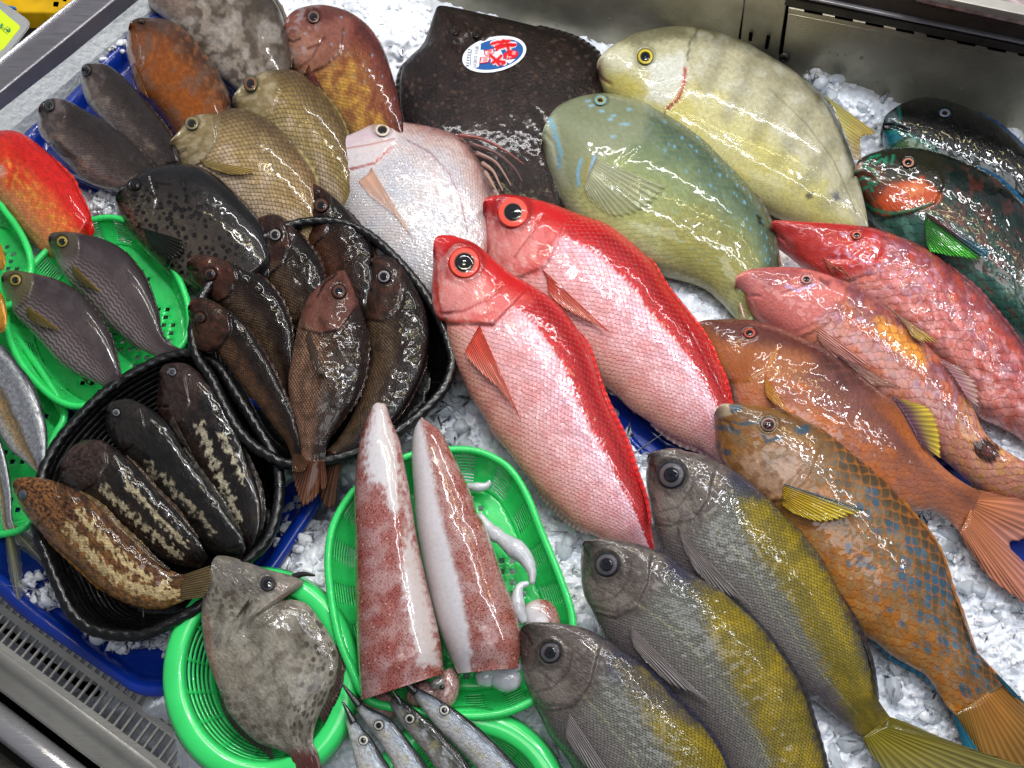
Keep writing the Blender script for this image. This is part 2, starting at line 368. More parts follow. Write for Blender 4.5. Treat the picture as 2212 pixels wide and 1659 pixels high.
def fin_mat(name='fin_skin', trans=.25, rough=.3, ray=.22, freq=1.0):
    if name in MATC: return MATC[name]
    m, nt, b = mat_new(name); uv = attr(nt, 'uvm').outputs['Vector']; col = attr(nt, 'Col').outputs['Color']
    sp = nt.nodes.new('ShaderNodeSeparateXYZ'); nt.links.new(uv, sp.inputs[0])
    nz = noise(nt, uv, .35, 2.)
    rr = mth(nt, 'SINE', mth(nt, 'ADD', mth(nt, 'MULTIPLY', sp.outputs[0], 2*math.pi*freq), mth(nt, 'MULTIPLY', nz, 2.5)))
    c = mixc(nt, 1., col, maprange(nt, rr, -1, 1, 1-ray, 1+ray*.35), 'MULTIPLY')
    c = mixc(nt, 1., c, maprange(nt, noise(nt, vmth(nt, 'MULTIPLY', uv, (1., 4., 1.)), .25, 3.), .3, .7, .8, 1.15), 'MULTIPLY')
    nt.links.new(c, b.inputs['Base Color'])
    nr = bump(nt, mth(nt, 'ADD', rr, noise(nt, uv, 1.2, 2.)), .0005 if trans < .5 else .00012)
    nt.links.new(nr, b.inputs['Normal'])
    b.inputs['Roughness'].default_value = rough; b.inputs['Coat Weight'].default_value = .4; b.inputs['Coat Roughness'].default_value = .08; b.inputs['Specular IOR Level'].default_value = .2
    b.inputs['Transmission Weight'].default_value = 0.
    if trans:
        tb = nt.nodes.new('ShaderNodeBsdfTransparent'); mx = nt.nodes.new('ShaderNodeMixShader')
        edge = mth(nt, 'MULTIPLY', maprange(nt, sp.outputs[1], -.6 if trans > .5 else .15, 1.), maprange(nt, rr, -.2, .6, trans*1.6, trans*(.4 if trans < .5 else 1.)))
        nt.links.new(edge, mx.inputs[0]); nt.links.new(b.outputs[0], mx.inputs[1]); nt.links.new(tb.outputs[0], mx.inputs[2])
        nt.links.new(mx.outputs[0], nt.nodes['Material Output'].inputs['Surface'])
    MATC[name] = m; return m
def fin(F, base, tip, c0, c1, name='pectoral_fin', on=True, off=(.001, .005), zb=None, zt=None, rays=12, nl=16, jag=.08, rip=.0008, mat=None, c2=None, label=None, edgec=None):
    """a fin: a fan of rays between its base line and its outer edge"""
    o = F['o']; n = rays*3+1; u = np.linspace(0, 1, n); B = resample(crom(pts(base)), u); Tp = resample(crom(pts(tip)), u)
    j = 1-jag*(.5-.5*np.cos(u*rays*2*math.pi))-jag*.8*np.abs(pn(u*7, u*0, F['seed']))
    t = np.linspace(0, 1, nl)
    L = t[None, :]*j[:, None]; X = B[:, None]+(Tp-B)[:, None]*L[..., None]
    if on: Z = zat(F, X[..., 0], X[..., 1])+off[0]+(off[1]-off[0])*L
    else:
        b0 = zat(F, B[:, 0], B[:, 1])-.002 if zb is None else np.full(n, zb)
        e0 = b0 if zt is None else np.full(n, zt); Z = b0[:, None]*(1-L)+e0[:, None]*L
    Z = Z+rip*np.sin(u*rays*2*math.pi)[:, None]*.12*L+rip*2*fbm(u[:, None]*3+0*L, L*2+3, F['seed']+5)*L
    c0, c1 = lin(c0), lin(c1); w = sst(.1, .95, L)[..., None]; c = c0*(1-w)+c1*w
    if c2 is not None: k = sst(.45, 1., u)[:, None, None]; c = c*(1-k)+lin(c2)*k
    if edgec is not None: k = (1-sst(.0, .16, u))[:, None, None]; c = c*(1-k)+lin(edgec)*k
    P = W(X[..., 0], X[..., 1], Z).reshape(-1, 3)
    uv = np.stack([np.broadcast_to((u*rays)[:, None], L.shape), L], -1).reshape(-1, 2)
    f = build(name, P, grid_faces(n, nl), mat or fin_mat(), parent=o, col=np.c_[c.reshape(-1, 3), np.ones(n*nl)], uvm=uv, thick=.0007)
    if label: f['label'] = label
    return f
def edge_fin(F, side, u0, u1, h, c0, c1, name='dorsal_fin', rays=14, zt=None, mat=None, lean=.35, shape=None, jag=.12, drop=.01, c2=None):
    """a fin along the back ('d') or belly ('v') edge, h px high, swept towards the tail"""
    e = F['d'] if side == 'd' else F['v']; q = F['v'] if side == 'd' else F['d']
    u = np.linspace(u0, u1, 12); i = np.interp(u, F['u'], np.arange(len(F['u']))); k = lambda a: np.stack([np.interp(i, np.arange(len(a)), a[:, c]) for c in (0, 1)], -1)
    B = k(e); Q = k(q); out = B-Q; out /= np.linalg.norm(out, axis=1)[:, None]; tg = np.gradient(B, axis=0); tg /= np.linalg.norm(tg, axis=1)[:, None]
    s = np.linspace(0, 1, 12); sh = np.sin(math.pi*np.clip(s*.92+.06, 0, 1))**.6 if shape is None else np.interp(s, np.linspace(0, 1, len(shape)), shape)
    Tp = B+(out*(1-lean*.5)+tg*lean*1.6)*h*sh[:, None]; B = B-out*3
    zz = (F['zd'] if side == 'd' else F['zv']); z0 = np.interp(u, F['u'], zz).mean()
    return fin(F, B, Tp, c0, c1, name, on=False, zb=z0, zt=z0-drop if zt is None else zt, rays=rays, jag=jag, mat=mat, c2=c2)
def tail_fin(F, tip, c0, c1, zt=.01, rays=16, jag=.06, mat=None, c2=None, inset=.0):
    a, b = F['d'][-1], F['v'][-1]; m = .5*(a+b); back = F['d'][-4]*.5+F['v'][-4]*.5-m; back = back/np.linalg.norm(back)*7
    return fin(F, [a*.97+m*.03+back, m+back, b*.97+m*.03+back], tip, c0, c1, 'tail_fin', on=False, zb=float(.5*(F['zd'][-1]+F['zv'][-1]))+.002, zt=zt, rays=rays, jag=jag, mat=mat, c2=c2)
EYEM = None
def eye(F, x, y, r, rings, pupil=(.5, '#0a0a0c'), asp=1., ang=0., hgt=.35, lift=.0001, name='eye', cloudy=False):
    """rings: [(outer radius 0..1, colour)] from the middle out; the pupil is a small dome of its own"""
    global EYEM
    if EYEM is None:
        EYEM, nt, b = mat_new('eye_surface'); ca = attr(nt, 'Col').outputs['Color']
        f = noise(nt, objco(nt), 900., 3.); nt.links.new(mixc(nt, 1., ca, maprange(nt, f, .3, .7, .75, 1.15), 'MULTIPLY'), b.inputs['Base Color'])
        b.inputs['Roughness'].default_value = .4; b.inputs['Specular IOR Level'].default_value = .15; b.inputs['Coat Weight'].default_value = .35; b.inputs['Coat Roughness'].default_value = .03
        m2, nt, b = mat_new('pupil_surface'); nt.links.new(attr(nt, 'Col').outputs['Color'], b.inputs['Base Color'])
        b.inputs['Roughness'].default_value = .06; b.inputs['Coat Weight'].default_value = 1; b.inputs['Coat Roughness'].default_value = .02; MATC['pupil'] = m2
    ca_, sa_ = math.cos(ang), math.sin(ang)
    me = F['o'].data; n_ = len(me.vertices); co = np.empty(n_*3, np.float32); me.vertices.foreach_get('co', co); co = co.reshape(-1, 3)   # orbit: raised rim round the eye
    at = me.color_attributes['Col']; cc_ = np.empty(n_*4, np.float32); at.data.foreach_get('color', cc_); cc_ = cc_.reshape(-1, 4)
    ix = (np.arange(F['nu'])[:, None]*F['m']+np.arange(F['nv'])[None]).ravel(); dd = np.hypot(F['px'].ravel()-x, (F['py'].ravel()-y)/asp)/r
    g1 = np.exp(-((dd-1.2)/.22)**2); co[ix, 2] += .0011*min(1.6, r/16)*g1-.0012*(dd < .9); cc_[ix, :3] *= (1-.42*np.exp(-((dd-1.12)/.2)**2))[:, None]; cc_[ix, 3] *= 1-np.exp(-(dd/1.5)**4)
    me.vertices.foreach_set('co', co.ravel()); at.data.foreach_set('color', cc_.ravel()); me.update()
    off = [(-r, 0), (r, 0), (0, -r), (0, r)]; zz = [zat(F, x+a, y+b)[0] for a, b in off]; z0 = zat(F, x, y)[0]
    gx, gy = (zz[1]-zz[0])/(2*r), (zz[3]-zz[2])/(2*r); z0 = .5*z0+.5*np.mean(zz)
    sc = np.linalg.norm(W(x+1, y, z0)-W(x, y, z0))
    def dome(rad, hh, base, cols, nm, mt, par, nr=14):
        nph = 28; rr = np.linspace(0, 1, nr+1)[1:]; ph = np.arange(nph)/nph*2*math.pi
        X = rad*rr[:, None]*np.cos(ph); Y = rad*asp*rr[:, None]*np.sin(ph); X, Y = X*ca_-Y*sa_, X*sa_+Y*ca_
        Z = z0+gx*X+gy*Y+base+hh*np.sqrt(np.clip(1-rr[:, None]**2*.97, 0, 1))+0*X; Z[-1] -= .0015
        P = np.vstack([W(x+X, y+Y, Z).reshape(-1, 3), W(x, y, z0+base+hh)[None]])
        f = [tuple(q) for q in grid_faces(nr, nph, True)]+[(len(P)-1, (i+1) % nph, i) for i in range(nph)]
        f = [tuple(reversed(q)) for q in f[:-nph]]+f[-nph:]
        cc = np.zeros((len(P), 3)); xs = [0]; 
        for i in range(nr):
            for rad_, cl in cols:
                if rr[i] <= rad_+1e-6: cc[i*nph:(i+1)*nph] = lin(cl); break
            else: cc[i*nph:(i+1)*nph] = lin(cols[-1][1])
        cc[-1] = lin(cols[0][1])
        return build(nm, P, f, mt, parent=par, col=cc)
    H = hgt*r*sc
    e = dome(r, H, lift, rings, name, EYEM, F['o'])
    pr, pc = pupil
    p = dome(r*pr, H*.12+.0006, lift+H*math.sqrt(max(0, 1-pr**2*.9))+.0002, [(1, pc)], 'pupil', MATC['pupil'], e, 6)
    return e
def zone(F, L, name, mat, w, col, hgt=.0015):
    """a thin raised cord (barbel, mouth lip) lying on or beside a body"""
    p = crom(pts(L)); return p
# ---------------------------------------------------------------- setting: ice bed, steel case, rails, trays
ICE_POLYS = []
def ice_material():
    m, nt, b = mat_new('crushed_ice'); co = objco(nt)
    f = noise(nt, co, 60., 4.)
    sock(nt, b.inputs['Base Color'], mixc(nt, maprange(nt, f, .3, .7), (.76, .80, .88, 1), (.88, .91, .97, 1)))
    sock(nt, b.inputs['Roughness'], maprange(nt, noise(nt, co, 140., 2.), .35, .65, .08, .38))
    b.inputs['Transmission Weight'].default_value = .0; b.inputs['IOR'].default_value = 1.31
    b.inputs['Subsurface Weight'].default_value = .5; b.inputs['Subsurface Radius'].default_value = (.012, .014, .016); b.inputs['Subsurface Scale'].default_value = .5
    b.inputs['Coat Weight'].default_value = .5; b.inputs['Coat Roughness'].default_value = .04
    nt.links.new(bump(nt, noise(nt, co, 330., 3.), .0008), b.inputs['Normal'])
    return m
ICE = ice_material()
m, nt, b = mat_new('packed_ice'); co = objco(nt)
f = noise(nt, co, 45., 5.)
sock(nt, b.inputs['Base Color'], mixc(nt, maprange(nt, f, .3, .7), (.76, .80, .88, 1), (.85, .88, .94, 1)))
b.inputs['Roughness'].default_value = .25; b.inputs['Coat Weight'].default_value = .4; b.inputs['Subsurface Weight'].default_value = .45
b.inputs['Subsurface Radius'].default_value = (.01, .012, .014)
nt.links.new(bump(nt, mth(nt, 'ADD', mth(nt, 'MULTIPLY', voro(nt, co, 120.), .5), noise(nt, co, 240., 3.)), .0010), b.inputs['Normal'])
PACKED = m
STEEL = None
def steel(name, col='#8e8c86', rough=.3, ang=0., dirt=.3, metal=.65):
    m, nt, b = mat_new(name); co = objco(nt)
    mp = nt.nodes.new('ShaderNodeMapping'); nt.links.new(co, mp.inputs[0]); mp.inputs['Rotation'].default_value = (0, 0, ang); mp.inputs['Scale'].default_value = (3., 160., 160.)
    br = noise(nt, mp.outputs[0], 4., 3.); st = noise(nt, co, 9., 4., .6)
    c = [*lin(col), 1]; c = mixc(nt, maprange(nt, st, .42, .7), c, [x*(1-dirt) for x in c[:3]]+[1])
    c = mixc(nt, .25, c, mixc(nt, 1., c, br, 'MULTIPLY')); nt.links.new(c, b.inputs['Base Color'])
    b.inputs['Metallic'].default_value = metal
    sock(nt, b.inputs['Roughness'], maprange(nt, mth(nt, 'ADD', br, mth(nt, 'MULTIPLY', st, .6)), .5, 1.1, rough*.7, rough*1.5))
    nt.links.new(bump(nt, br, .00015), b.inputs['Normal'])
    return m
S_WALL = steel('brushed_steel', '#b3ae9c', .36, 0., .35); S_DARK = steel('stained_steel', '#4a4742', .4, 0., .5); S_RAIL = steel('grey_steel', '#95939a', .33, .8, .25); S_FRONT = steel('counter_steel', '#b3b0a8', .38, -.6, .2, .35)
BLACKV = simple('shade_black', '#020202', .9, spec=.05)  # dull black colour that stands in for shade inside openings
def box_from(P0, ex, ey, ez):
    v = [P0+a*ex+b_*ey+c*ez for c in (0, 1) for b_ in (0, 1) for a in (0, 1)]
    f = [(0, 2, 3, 1), (4, 5, 7, 6), (0, 1, 5, 4), (2, 6, 7, 3), (0, 4, 6, 2), (1, 3, 7, 5)]
    return v, f
def merge(lst):
    V, Fc = [], []
    for v, f in lst:
        k = len(V); V += [np.asarray(q) for q in v]; Fc += [tuple(int(i)+k for i in q) for q in f]
    return V, Fc
def prism(P, z0, z1, name, mat, parent=None, px=True, bev=.0):
    P = pts(P); n = len(P)
    if px: a = W(P[:, 0], P[:, 1], z1); lo = a.copy(); lo[:, 2] = z0
    else: a = P.copy(); lo = P.copy(); lo[:, 2] = z0; a[:, 2] = z1
    f = [tuple(range(n))[::-1], tuple(range(n, 2*n))]+[(i, (i+1) % n, n+(i+1) % n, n+i)[::-1] for i in range(n)]
    f = [q[::-1] for q in f]
    o = build(name, np.vstack([a, lo]), f, mat, parent, smooth=False)
    if bev:
        md = o.modifiers.new('bev', 'BEVEL'); md.width = bev; md.segments = 3
    return o
# --- back wall of the case
wb = W(np.array([900., 2212.]), np.array([14., 345.]), -.03); wdir = wb[1]-wb[0]; wdir[2] = 0; wdir /= np.linalg.norm(wdir)
wn_ = np.array([wdir[1], -wdir[0], 0.]); 
if wn_[1] > 0: wn_ = -wn_
def wall_pt(x, y, off=0.): return on_plane(np.array(float(x)), np.array(float(y)), wb[0]+wn_*off, wn_)
case = empty('steel_case_back', wb[0]); tag(case, 'stainless steel back of the display case rising behind the ice', 'case back')
def wall_panel(name, quad, off, th, mat, par=case):
    q = [wall_pt(x, y, off) for x, y in quad]; n = len(q)
    v = q+[p-wn_*th for p in q]; f = [tuple(range(n))]+[tuple(range(2*n-1, n-1, -1))]+[(i, n+i, n+(i+1) % n, (i+1) % n) for i in range(n)]
    o = build(name, v, f, mat, par, smooth=False); md = o.modifiers.new('bev', 'BEVEL'); md.width = .0012; md.segments = 2; return o
wall_panel('backing', [(500, -160), (2400, 60), (2400, 470), (500, 120)], -.012, .004, BLACKV)  # added black sheet, blocks bright background light behind the panel seams
wall_panel('panel', [(560, -110), (1606, -110), (1606, 12), (1595, 80), (1590, 260), (900, 260), (560, 60)], .0, .004, S_WALL)
wall_panel('panel', [(1612, -40), (1700, -40), (1697, 15), (1682, 115), (1680, 300), (1596, 260), (1600, 80)], -.003, .004, S_WALL)
wall_panel('panel', [(1702, 30), (2260, 139), (2330, 160), (2330, 420), (1688, 300), (1690, 120)], .0, .004, S_WALL)
wall_panel('flange', [(1703, 17), (2330, 142), (2330, 158), (1702, 29)], .004, .004, S_WALL)
for a, b_ in (((1622, 70), (1620, 90)), ((1660, 77), (1655, 107))):
    wall_panel('slot_shade', [(a[0]-4, a[1]), (a[0]+4, a[1]+1), (b_[0]+4, b_[1]), (b_[0]-4, b_[1]-1)], .0015, .002, BLACKV)  # black plate on the panel, shade of a slot put in as colour
for k in range(9):
    x = 1737+66*k; y = 21+13.4*k
    wall_panel('notch_shade', [(x, y), (x+40, y+8), (x+40, y+14), (x, y+6)], .0065, .002, BLACKV)  # black plates in place of the shade inside the notches
c_ = wall_pt(1694, 125, .004); sc_v, sc_f = [], []
ph = np.arange(16)/16*2*math.pi
rr = [.0, .35, .4, .8, 1.]; hh = [.002, .002, .004, .004, .0]
sc_v = [c_+wn_*h+(wdir*math.cos(p)+np.array([0, 0, 1.])*math.sin(p))*.0085*r for r, h in zip(rr, hh) for p in ph]
build('screw', sc_v, grid_faces(5, 16, True), S_DARK, case)
dv, df = [], []
rs = np.random.RandomState(4)
for k in range(70):
    if k < 46: x, y = rs.uniform(1790, 2200), 0; y = 60+(x-1700)*.22+rs.uniform(20, 150)
    else: x = rs.uniform(960, 1560); y = 12+(x-960)*.1+rs.uniform(-10, 40)
    p = wall_pt(x, y, .0002); r = rs.uniform(.0008, .0022)*(1.6 if rs.rand() < .2 else 1)
    rings = [(np.cos(t)*r, np.sin(t)*r*.6) for t in np.linspace(0, 1.45, 4)]; k0 = len(dv)
    for rad, h in rings:
        for p_ in np.arange(8)/8*2*math.pi: dv.append(p+wn_*h+(wdir*math.cos(p_)+np.array([0, 0, 1.3])*math.sin(p_))*rad)
    df += [tuple(q) for q in grid_faces(4, 8, True, k0)]
drops = build('water_drops', dv, df, simple('water_drop', '#e8ecec', .03, trans=.9, ior=1.33), case); drops['kind'] = 'stuff'
# the upper shelf above the vent: dark lip, second lip, pale front rail, frosted tray
def wall_bar(name, L0, L1, off0, off1, mat, par):
    """a long bar between two lines of the wall; off = how far it stands out at its upper/lower edge"""
    (x0, y0), (x1, y1) = L0; (x2, y2), (x3, y3) = L1
    a, b2, c, d = wall_pt(x0, y0, off0), wall_pt(x1, y1, off0), wall_pt(x3, y3, off1), wall_pt(x2, y2, off1)
    v = [a, b2, c, d]+[p-wn_*.02 for p in (a, b2, c, d)]
    f = [(0, 1, 2, 3), (7, 6, 5, 4), (0, 4, 5, 1), (1, 5, 6, 2), (2, 6, 7, 3), (3, 7, 4, 0)]
    o = build(name, v, f, mat, par, smooth=False); md = o.modifiers.new('bev', 'BEVEL'); md.width = .002; md.segments = 2; return o
shelf = empty('upper_shelf', wall_pt(2000, 40, .03)); tag(shelf, 'dark stained steel shelf edge above the vent slots at top right', 'shelf')
wall_bar('lower_lip', [(1708, -4), (2330, 125)], [(1692, 12), (2330, 142)], .03, .028, S_DARK, shelf)
wall_bar('lip_edge', [(1730, -8), (2330, 117)], [(1712, -6), (2330, 123)], .036, .036, S_RAIL, shelf)
wall_bar('upper_lip', [(1870, -25), (2330, 77)], [(1735, -12), (2330, 115)], .03, .03, S_DARK, shelf)
wall_bar('front_rail', [(1960, -20), (2330, 56)], [(1960, -9), (2330, 75)], .05, .045, S_FRONT, shelf)
tr = build('frosted_tray', [wall_pt(x, y, o_) for x, y, o_ in ((1990, -22, .03), (2330, 53, .03), (2330, -60, -.15), (1990, -60, -.15))]+[wall_pt(x, y, o_)-np.array([0, 0, .02]) for x, y, o_ in ((1990, -22, .03), (2330, 53, .03), (2330, -60, -.15), (1990, -60, -.15))],
           [(0, 1, 2, 3), (7, 6, 5, 4), (0, 4, 5, 1), (1, 5, 6, 2), (2, 6, 7, 3), (3, 7, 4, 0)], simple('pinkish_pack', '#b9a3a4', .25, var=.5, vs=60, bmp=.003, bs=90, coat=.6), shelf, smooth=False)
# --- front of the counter, lower left: slotted grille, steel ledge, round rails
E0, E1 = W(0, 1402, -.05), W(350, 1662, -.05); fd = (E1-E0)/np.linalg.norm(E1-E0); fo = np.array([-fd[1], fd[0], 0.]); 
if fo[1] > 0: fo = -fo
def offs(x, y, z=-.05): return float((W(x, y, z)-E0)@fo)
front = empty('counter_front', E0); tag(front, 'slotted steel grille and rounded rails along the front of the counter', 'counter')
S0, S1 = float((W(-60, 1300, -.05)-E0)@fd)-.15, float((W(560, 1800, -.05)-E0)@fd)+.1
def strip(a, b_, z0, z1, th=.004):
    P0 = E0+fd*S0+fo*a; P0[2] = z0-th; e = fo*(b_-a); e[2] = z1-z0
    return box_from(P0, fd*(S1-S0), e, np.array([0, 0, th]))
o_sl0, o_sl1 = offs(0, 1323), offs(0, 1386); o_in = offs(0, 1262)
pitch = 21*np.linalg.norm(W(101, 1500, -.05)-W(100, 1500, -.05))
parts = [strip(o_sl1, .0, -.05, -.05), strip(o_sl0-.007, o_sl0, -.05, -.05), strip(o_in-.02, o_sl0-.02, -.05, -.05)]
k = 0; s = S0
while s < S1:
    P0 = E0+fd*s+fo*(o_sl0-.001); P0[2] = -.0538; parts.append(box_from(P0, fd*pitch*.24, fo*(o_sl1-o_sl0+.002), np.array([0, 0, .0035])))
    P0 = E0+fd*(s+pitch*.3)+fo*(o_sl0-.021); P0[2] = -.0537; parts.append(box_from(P0, fd*pitch*.42, fo*.016, np.array([0, 0, .0033])))
    s += pitch
v, f = merge(parts); g_ = build('grille', v, f, S_FRONT, front, smooth=False)
P0 = E0+fd*S0+fo*(o_in-.02); P0[2] = -.13; build('grille_well', *box_from(P0, fd*(S1-S0), fo*(.0-o_in+.02), np.array([0, 0, .004])), BLACKV, front, smooth=False)  # well floor coloured black so the grille openings look unlit
def profile(L, name, mat):
    n = len(L); v = []
    for s in (S0, S1): v += [E0*[1, 1, 0]+fd*s+fo*a+np.array([0, 0, z]) for a, z in L]
    build(name, v, [(i, i+1, n+i+1, n+i) for i in range(n-1)], mat, front, thick=.002)
wl = offs(0, 1505)
profile([(-.001, -.0505), (.004, -.0503), (.010, -.0525), (.013, -.056), (wl*.6, -.062), (wl-.004, -.064), (wl, -.067), (wl+.001, -.09)], 'ledge', S_FRONT)
wl2 = offs(0, 1540); wl3 = offs(0, 1630)
profile([(wl-.01, -.10), (wl2+.02, -.10)], 'gap', BLACKV)  # black sheet painted for the shade between ledge and rail
cc, rad = (wl2+wl3)/2, (wl3-wl2)/2
profile([(cc-rad*math.cos(t), -.075-rad*.6+rad*math.sin(t)) for t in np.linspace(-.3, math.pi+.3, 18)], 'round_rail', steel('polished_rail', '#cfcdd0', .2, -.6, .1))
profile([(wl3-.005, -.10), (wl3+.05, -.085), (wl3+.3, -.085)], 'lower_ledge', S_DARK)
# --- ice bed: one height field, lumps, then loose pieces
TRAYB = pts('-300,1050 -40,1020 40,1120 300,1240 700,1010 760,1060 640,1190 545,1330 430,1440 300,1520 -300,1420')
def bedz(px, py):
    z = .010*fbm(px/120, py/120, 3, 3)+.006*np.abs(fbm(px/26, py/26, 5, 2))+.003*np.round(1.3*fbm(px/24, py/24, 8, 2))/1.3+.0012*fbm(px/8, py/8, 9, 1)
    low = 1-sst(-20, 25, sdpoly(px, py, TRAYB)); z = z-.075*low
    e = sst(-30, 60, sdpoly(px, py, pts('560,-120 1000,-60 2400,270 2400,1750 420,1750 380,1560 160,1450 -120,1250 -120,330 300,-20')))
    z = z-.10*e
    for (x, y, r, h) in ((1800, 195, 75, .035), (1760, 160, 40, .03), (1880, 235, 60, .03), (1960, 215, 45, .02), (780, 40, 90, .02), (880, 60, 60, .02), (2190, 285, 40, .03)):
        z = z+h*np.exp(-((px-x)**2+(py-y)**2)/r**2)
    for q, d in SINK: z = z-d*(1-sst(-22, 4, sdpoly(px, py, q)))
    return z
SINK = [('423,766 367,770 300,800 233,843 167,906 95,1015 82,1143 127,1266 187,1353 277,1373 367,1346 455,1290 533,1213 595,1120 604,1053 560,930 470,790', .06), ('245,478 300,495 345,545 385,605 402,670 398,735 370,790 310,840 240,858 180,870 130,858 80,815 45,765 22,700 32,640 80,575 140,520 190,488', .03), ('980,975 1070,995 1130,1070 1200,1250 1225,1340 1215,1410 1150,1510 1060,1535 860,1525 790,1500 735,1360 715,1200 760,1065 900,985', .03),
  ('425,768 450,620 520,550 620,490 710,478 785,500 850,553 910,623 950,690 974,760 977,790 955,845 887,913 800,965 720,992 627,1003 583,986 513,926 455,815', .05), (np.c_[560+200*np.cos(np.arange(24)/24*6.283), 1462+226*np.sin(np.arange(24)/24*6.283)], .05), (np.c_[1010+205*np.cos(np.arange(24)/24*6.283), 1752+205*np.sin(np.arange(24)/24*6.283)], .05),
  ('-150,700 0,700 150,870 200,905 140,1000 80,1120 -150,1150', .05), ('-220,440 40,500 66,590 20,660 -220,680', .04), ('20,290 110,205 215,100 290,30 420,60 590,330 510,430 330,460 240,422 150,385', .04), ('1290,825 1420,905 1560,960 1630,1060 1500,1090 1400,1000 1320,900', .035), ('1950,1055 2090,1150 2140,1230 2240,1280 2320,1200 2200,1060 2050,990', .03)]
gx, gy = np.meshgrid(np.linspace(-160, 2400, 620), np.linspace(-160, 1760, 460), indexing='ij')
gx = gx+1.3*np.random.randn(*gx.shape); gy = gy+1.3*np.random.randn(*gy.shape)
P = W(gx, gy, -.012+bedz(gx, gy)); 
o = build('crushed_ice', P.reshape(-1, 3), grid_faces(620, 460)[:, ::-1].copy(), PACKED, center=False, smooth=True); tag(o, 'bed of packed crushed ice under the fish', 'ice', kind='stuff')
def chunk_templates(n=14):
    out = []
    for k in range(n):
        bm = bmesh.new(); rs = np.random.RandomState(k)
        q = rs.randn(13, 3); q /= np.linalg.norm(q, axis=1)[:, None]; q *= rs.uniform(.75, 1.1, (13, 1)); q *= [1, rs.uniform(.6, 1), rs.uniform(.45, .8)]
        for p in q: bm.verts.new(p)
        r = bmesh.ops.convex_hull(bm, input=bm.verts); bmesh.ops.delete(bm, geom=[g for g in r['geom_interior'] if isinstance(g, bmesh.types.BMVert)], context='VERTS')
        bmesh.ops.bevel(bm, geom=bm.edges[:], offset=.10, segments=1, affect='EDGES', profile=.6)
        bmesh.ops.triangulate(bm, faces=bm.faces[:]); bm.verts.index_update()
        out.append((np.array([v.co[:] for v in bm.verts]), np.array([[v.index for v in f.verts] for f in bm.faces]))); bm.free()
    return out
CT = chunk_templates()
def chunks(name, spots, label):
    V, Fc, k = [], [], 0; rs = np.random.RandomState(len(spots))
    for (x, y, z, r) in spots:
        v, f = CT[rs.randint(len(CT))]; a = rs.rand()*6.28; t = rs.uniform(-.6, .6); ca, sa = math.cos(a), math.sin(a); ct, st_ = math.cos(t), math.sin(t)
        R = np.array([[ca, -sa, 0], [sa, ca, 0], [0, 0, 1]])@np.array([[1, 0, 0], [0, ct, -st_], [0, st_, ct]])
        p = W(x, y, z); V.append(v@R.T*r*rs.uniform(.8, 1.25, 3)+p); Fc.append(f+k); k += len(v)
    o = build(name, np.vstack(V), np.vstack(Fc), ICE, center=False, smooth=False); tag(o, label, 'ice', kind='stuff'); return o
sp = []
rs = np.random.RandomState(12)
IP = ['600,-20 960,-20 960,60 880,150 870,230 830,110 790,40 730,10', '760,950 880,900 970,790 1010,830 1120,1030 1300,1190 1240,1190 1270,1330 1200,1420 1120,1560 1290,1600 1290,1700 1180,1600 1090,1540 1240,1400 1200,1200 1090,1000 940,960 900,1010',
      '1730,1500 1850,1360 1990,1440 2120,1640 2130,1700 1770,1700', '1950,1080 2060,1100 2212,1260 2260,1540 2130,1470 2040,1240', '1690,110 1790,140 1990,190 1900,290 1860,400 1830,330',
      '1440,590 1560,610 1620,700 1520,710', '2090,870 2260,960 2260,1100 2140,1000', '2150,660 2260,680 2260,790 2180,730', '180,60 330,30 330,220 180,190', '180,380 280,420 260,500 120,560', '380,680 430,640 440,780 380,780',
      '1290,820 1420,890 1420,1020 1330,1010', '580,1180 740,1030 760,1140 720,1280 590,1260', '2080,260 2260,290 2260,340 2140,290', '1270,130 1330,200 1270,220', '1120,1500 1200,1560 1290,1680 1180,1640', '1930,1400 2140,1640 2010,1690', '620,930 800,920 800,1120 620,1120']
for q in IP:
    q = pts(q); lo, hi = q.min(0), q.max(0); ar = (hi-lo).prod(); n = int(ar/620)
    x = rs.uniform(lo[0], hi[0], n); y = rs.uniform(lo[1], hi[1], n); ins = sdpoly(x, y, q) < 4
    for a, b_ in zip(x[ins], y[ins]):
        r = rs.choice([.004, .006, .0085, .011, .015], p=[.36, .32, .2, .09, .03])
        sp.append((a, b_, -.011+float(bedz(np.array([a]), np.array([b_]))[0])+r*rs.uniform(-.8, .0), r))
chunks('ice_pieces', sp, 'loose pieces of crushed ice lying over the packed ice')
m, nt, b = mat_new('clear_ice'); co = objco(nt)
b.inputs['Base Color'].default_value = (.86, .91, .96, 1); b.inputs['Transmission Weight'].default_value = .6; b.inputs['IOR'].default_value = 1.31; b.inputs['Roughness'].default_value = .08
nt.links.new(bump(nt, noise(nt, co, 160., 3.), .0015), b.inputs['Normal']); ICE_OLD = ICE; ICE = m
sp = []
for k in range(300):
    x, y = ((rs.uniform(850, 1020), rs.uniform(840, 1010)) if k < 110 else (rs.uniform(1740, 2200), rs.uniform(1100, 1660)) if k >= 210 else (rs.uniform(1090, 1290), rs.uniform(1000, 1420)) if k < 130 else (rs.uniform(620, 740), rs.uniform(1060, 1240)) if k < 165 else (rs.uniform(1310, 1410), rs.uniform(880, 1010)) if k < 185 else (rs.uniform(1740, 2000), rs.uniform(140, 260)))
    r = rs.choice([.006, .009, .013, .017]); sp.append((x, y, (-.014 if k < 130 or k > 164 else -.045)+float(bedz(np.array([x]), np.array([y]))[0])*(k < 130 or k > 164)+r*.25, r))
chunks('clear_ice_pieces', sp, 'larger clear pieces of ice among the crushed ice'); ICE = ICE_OLD
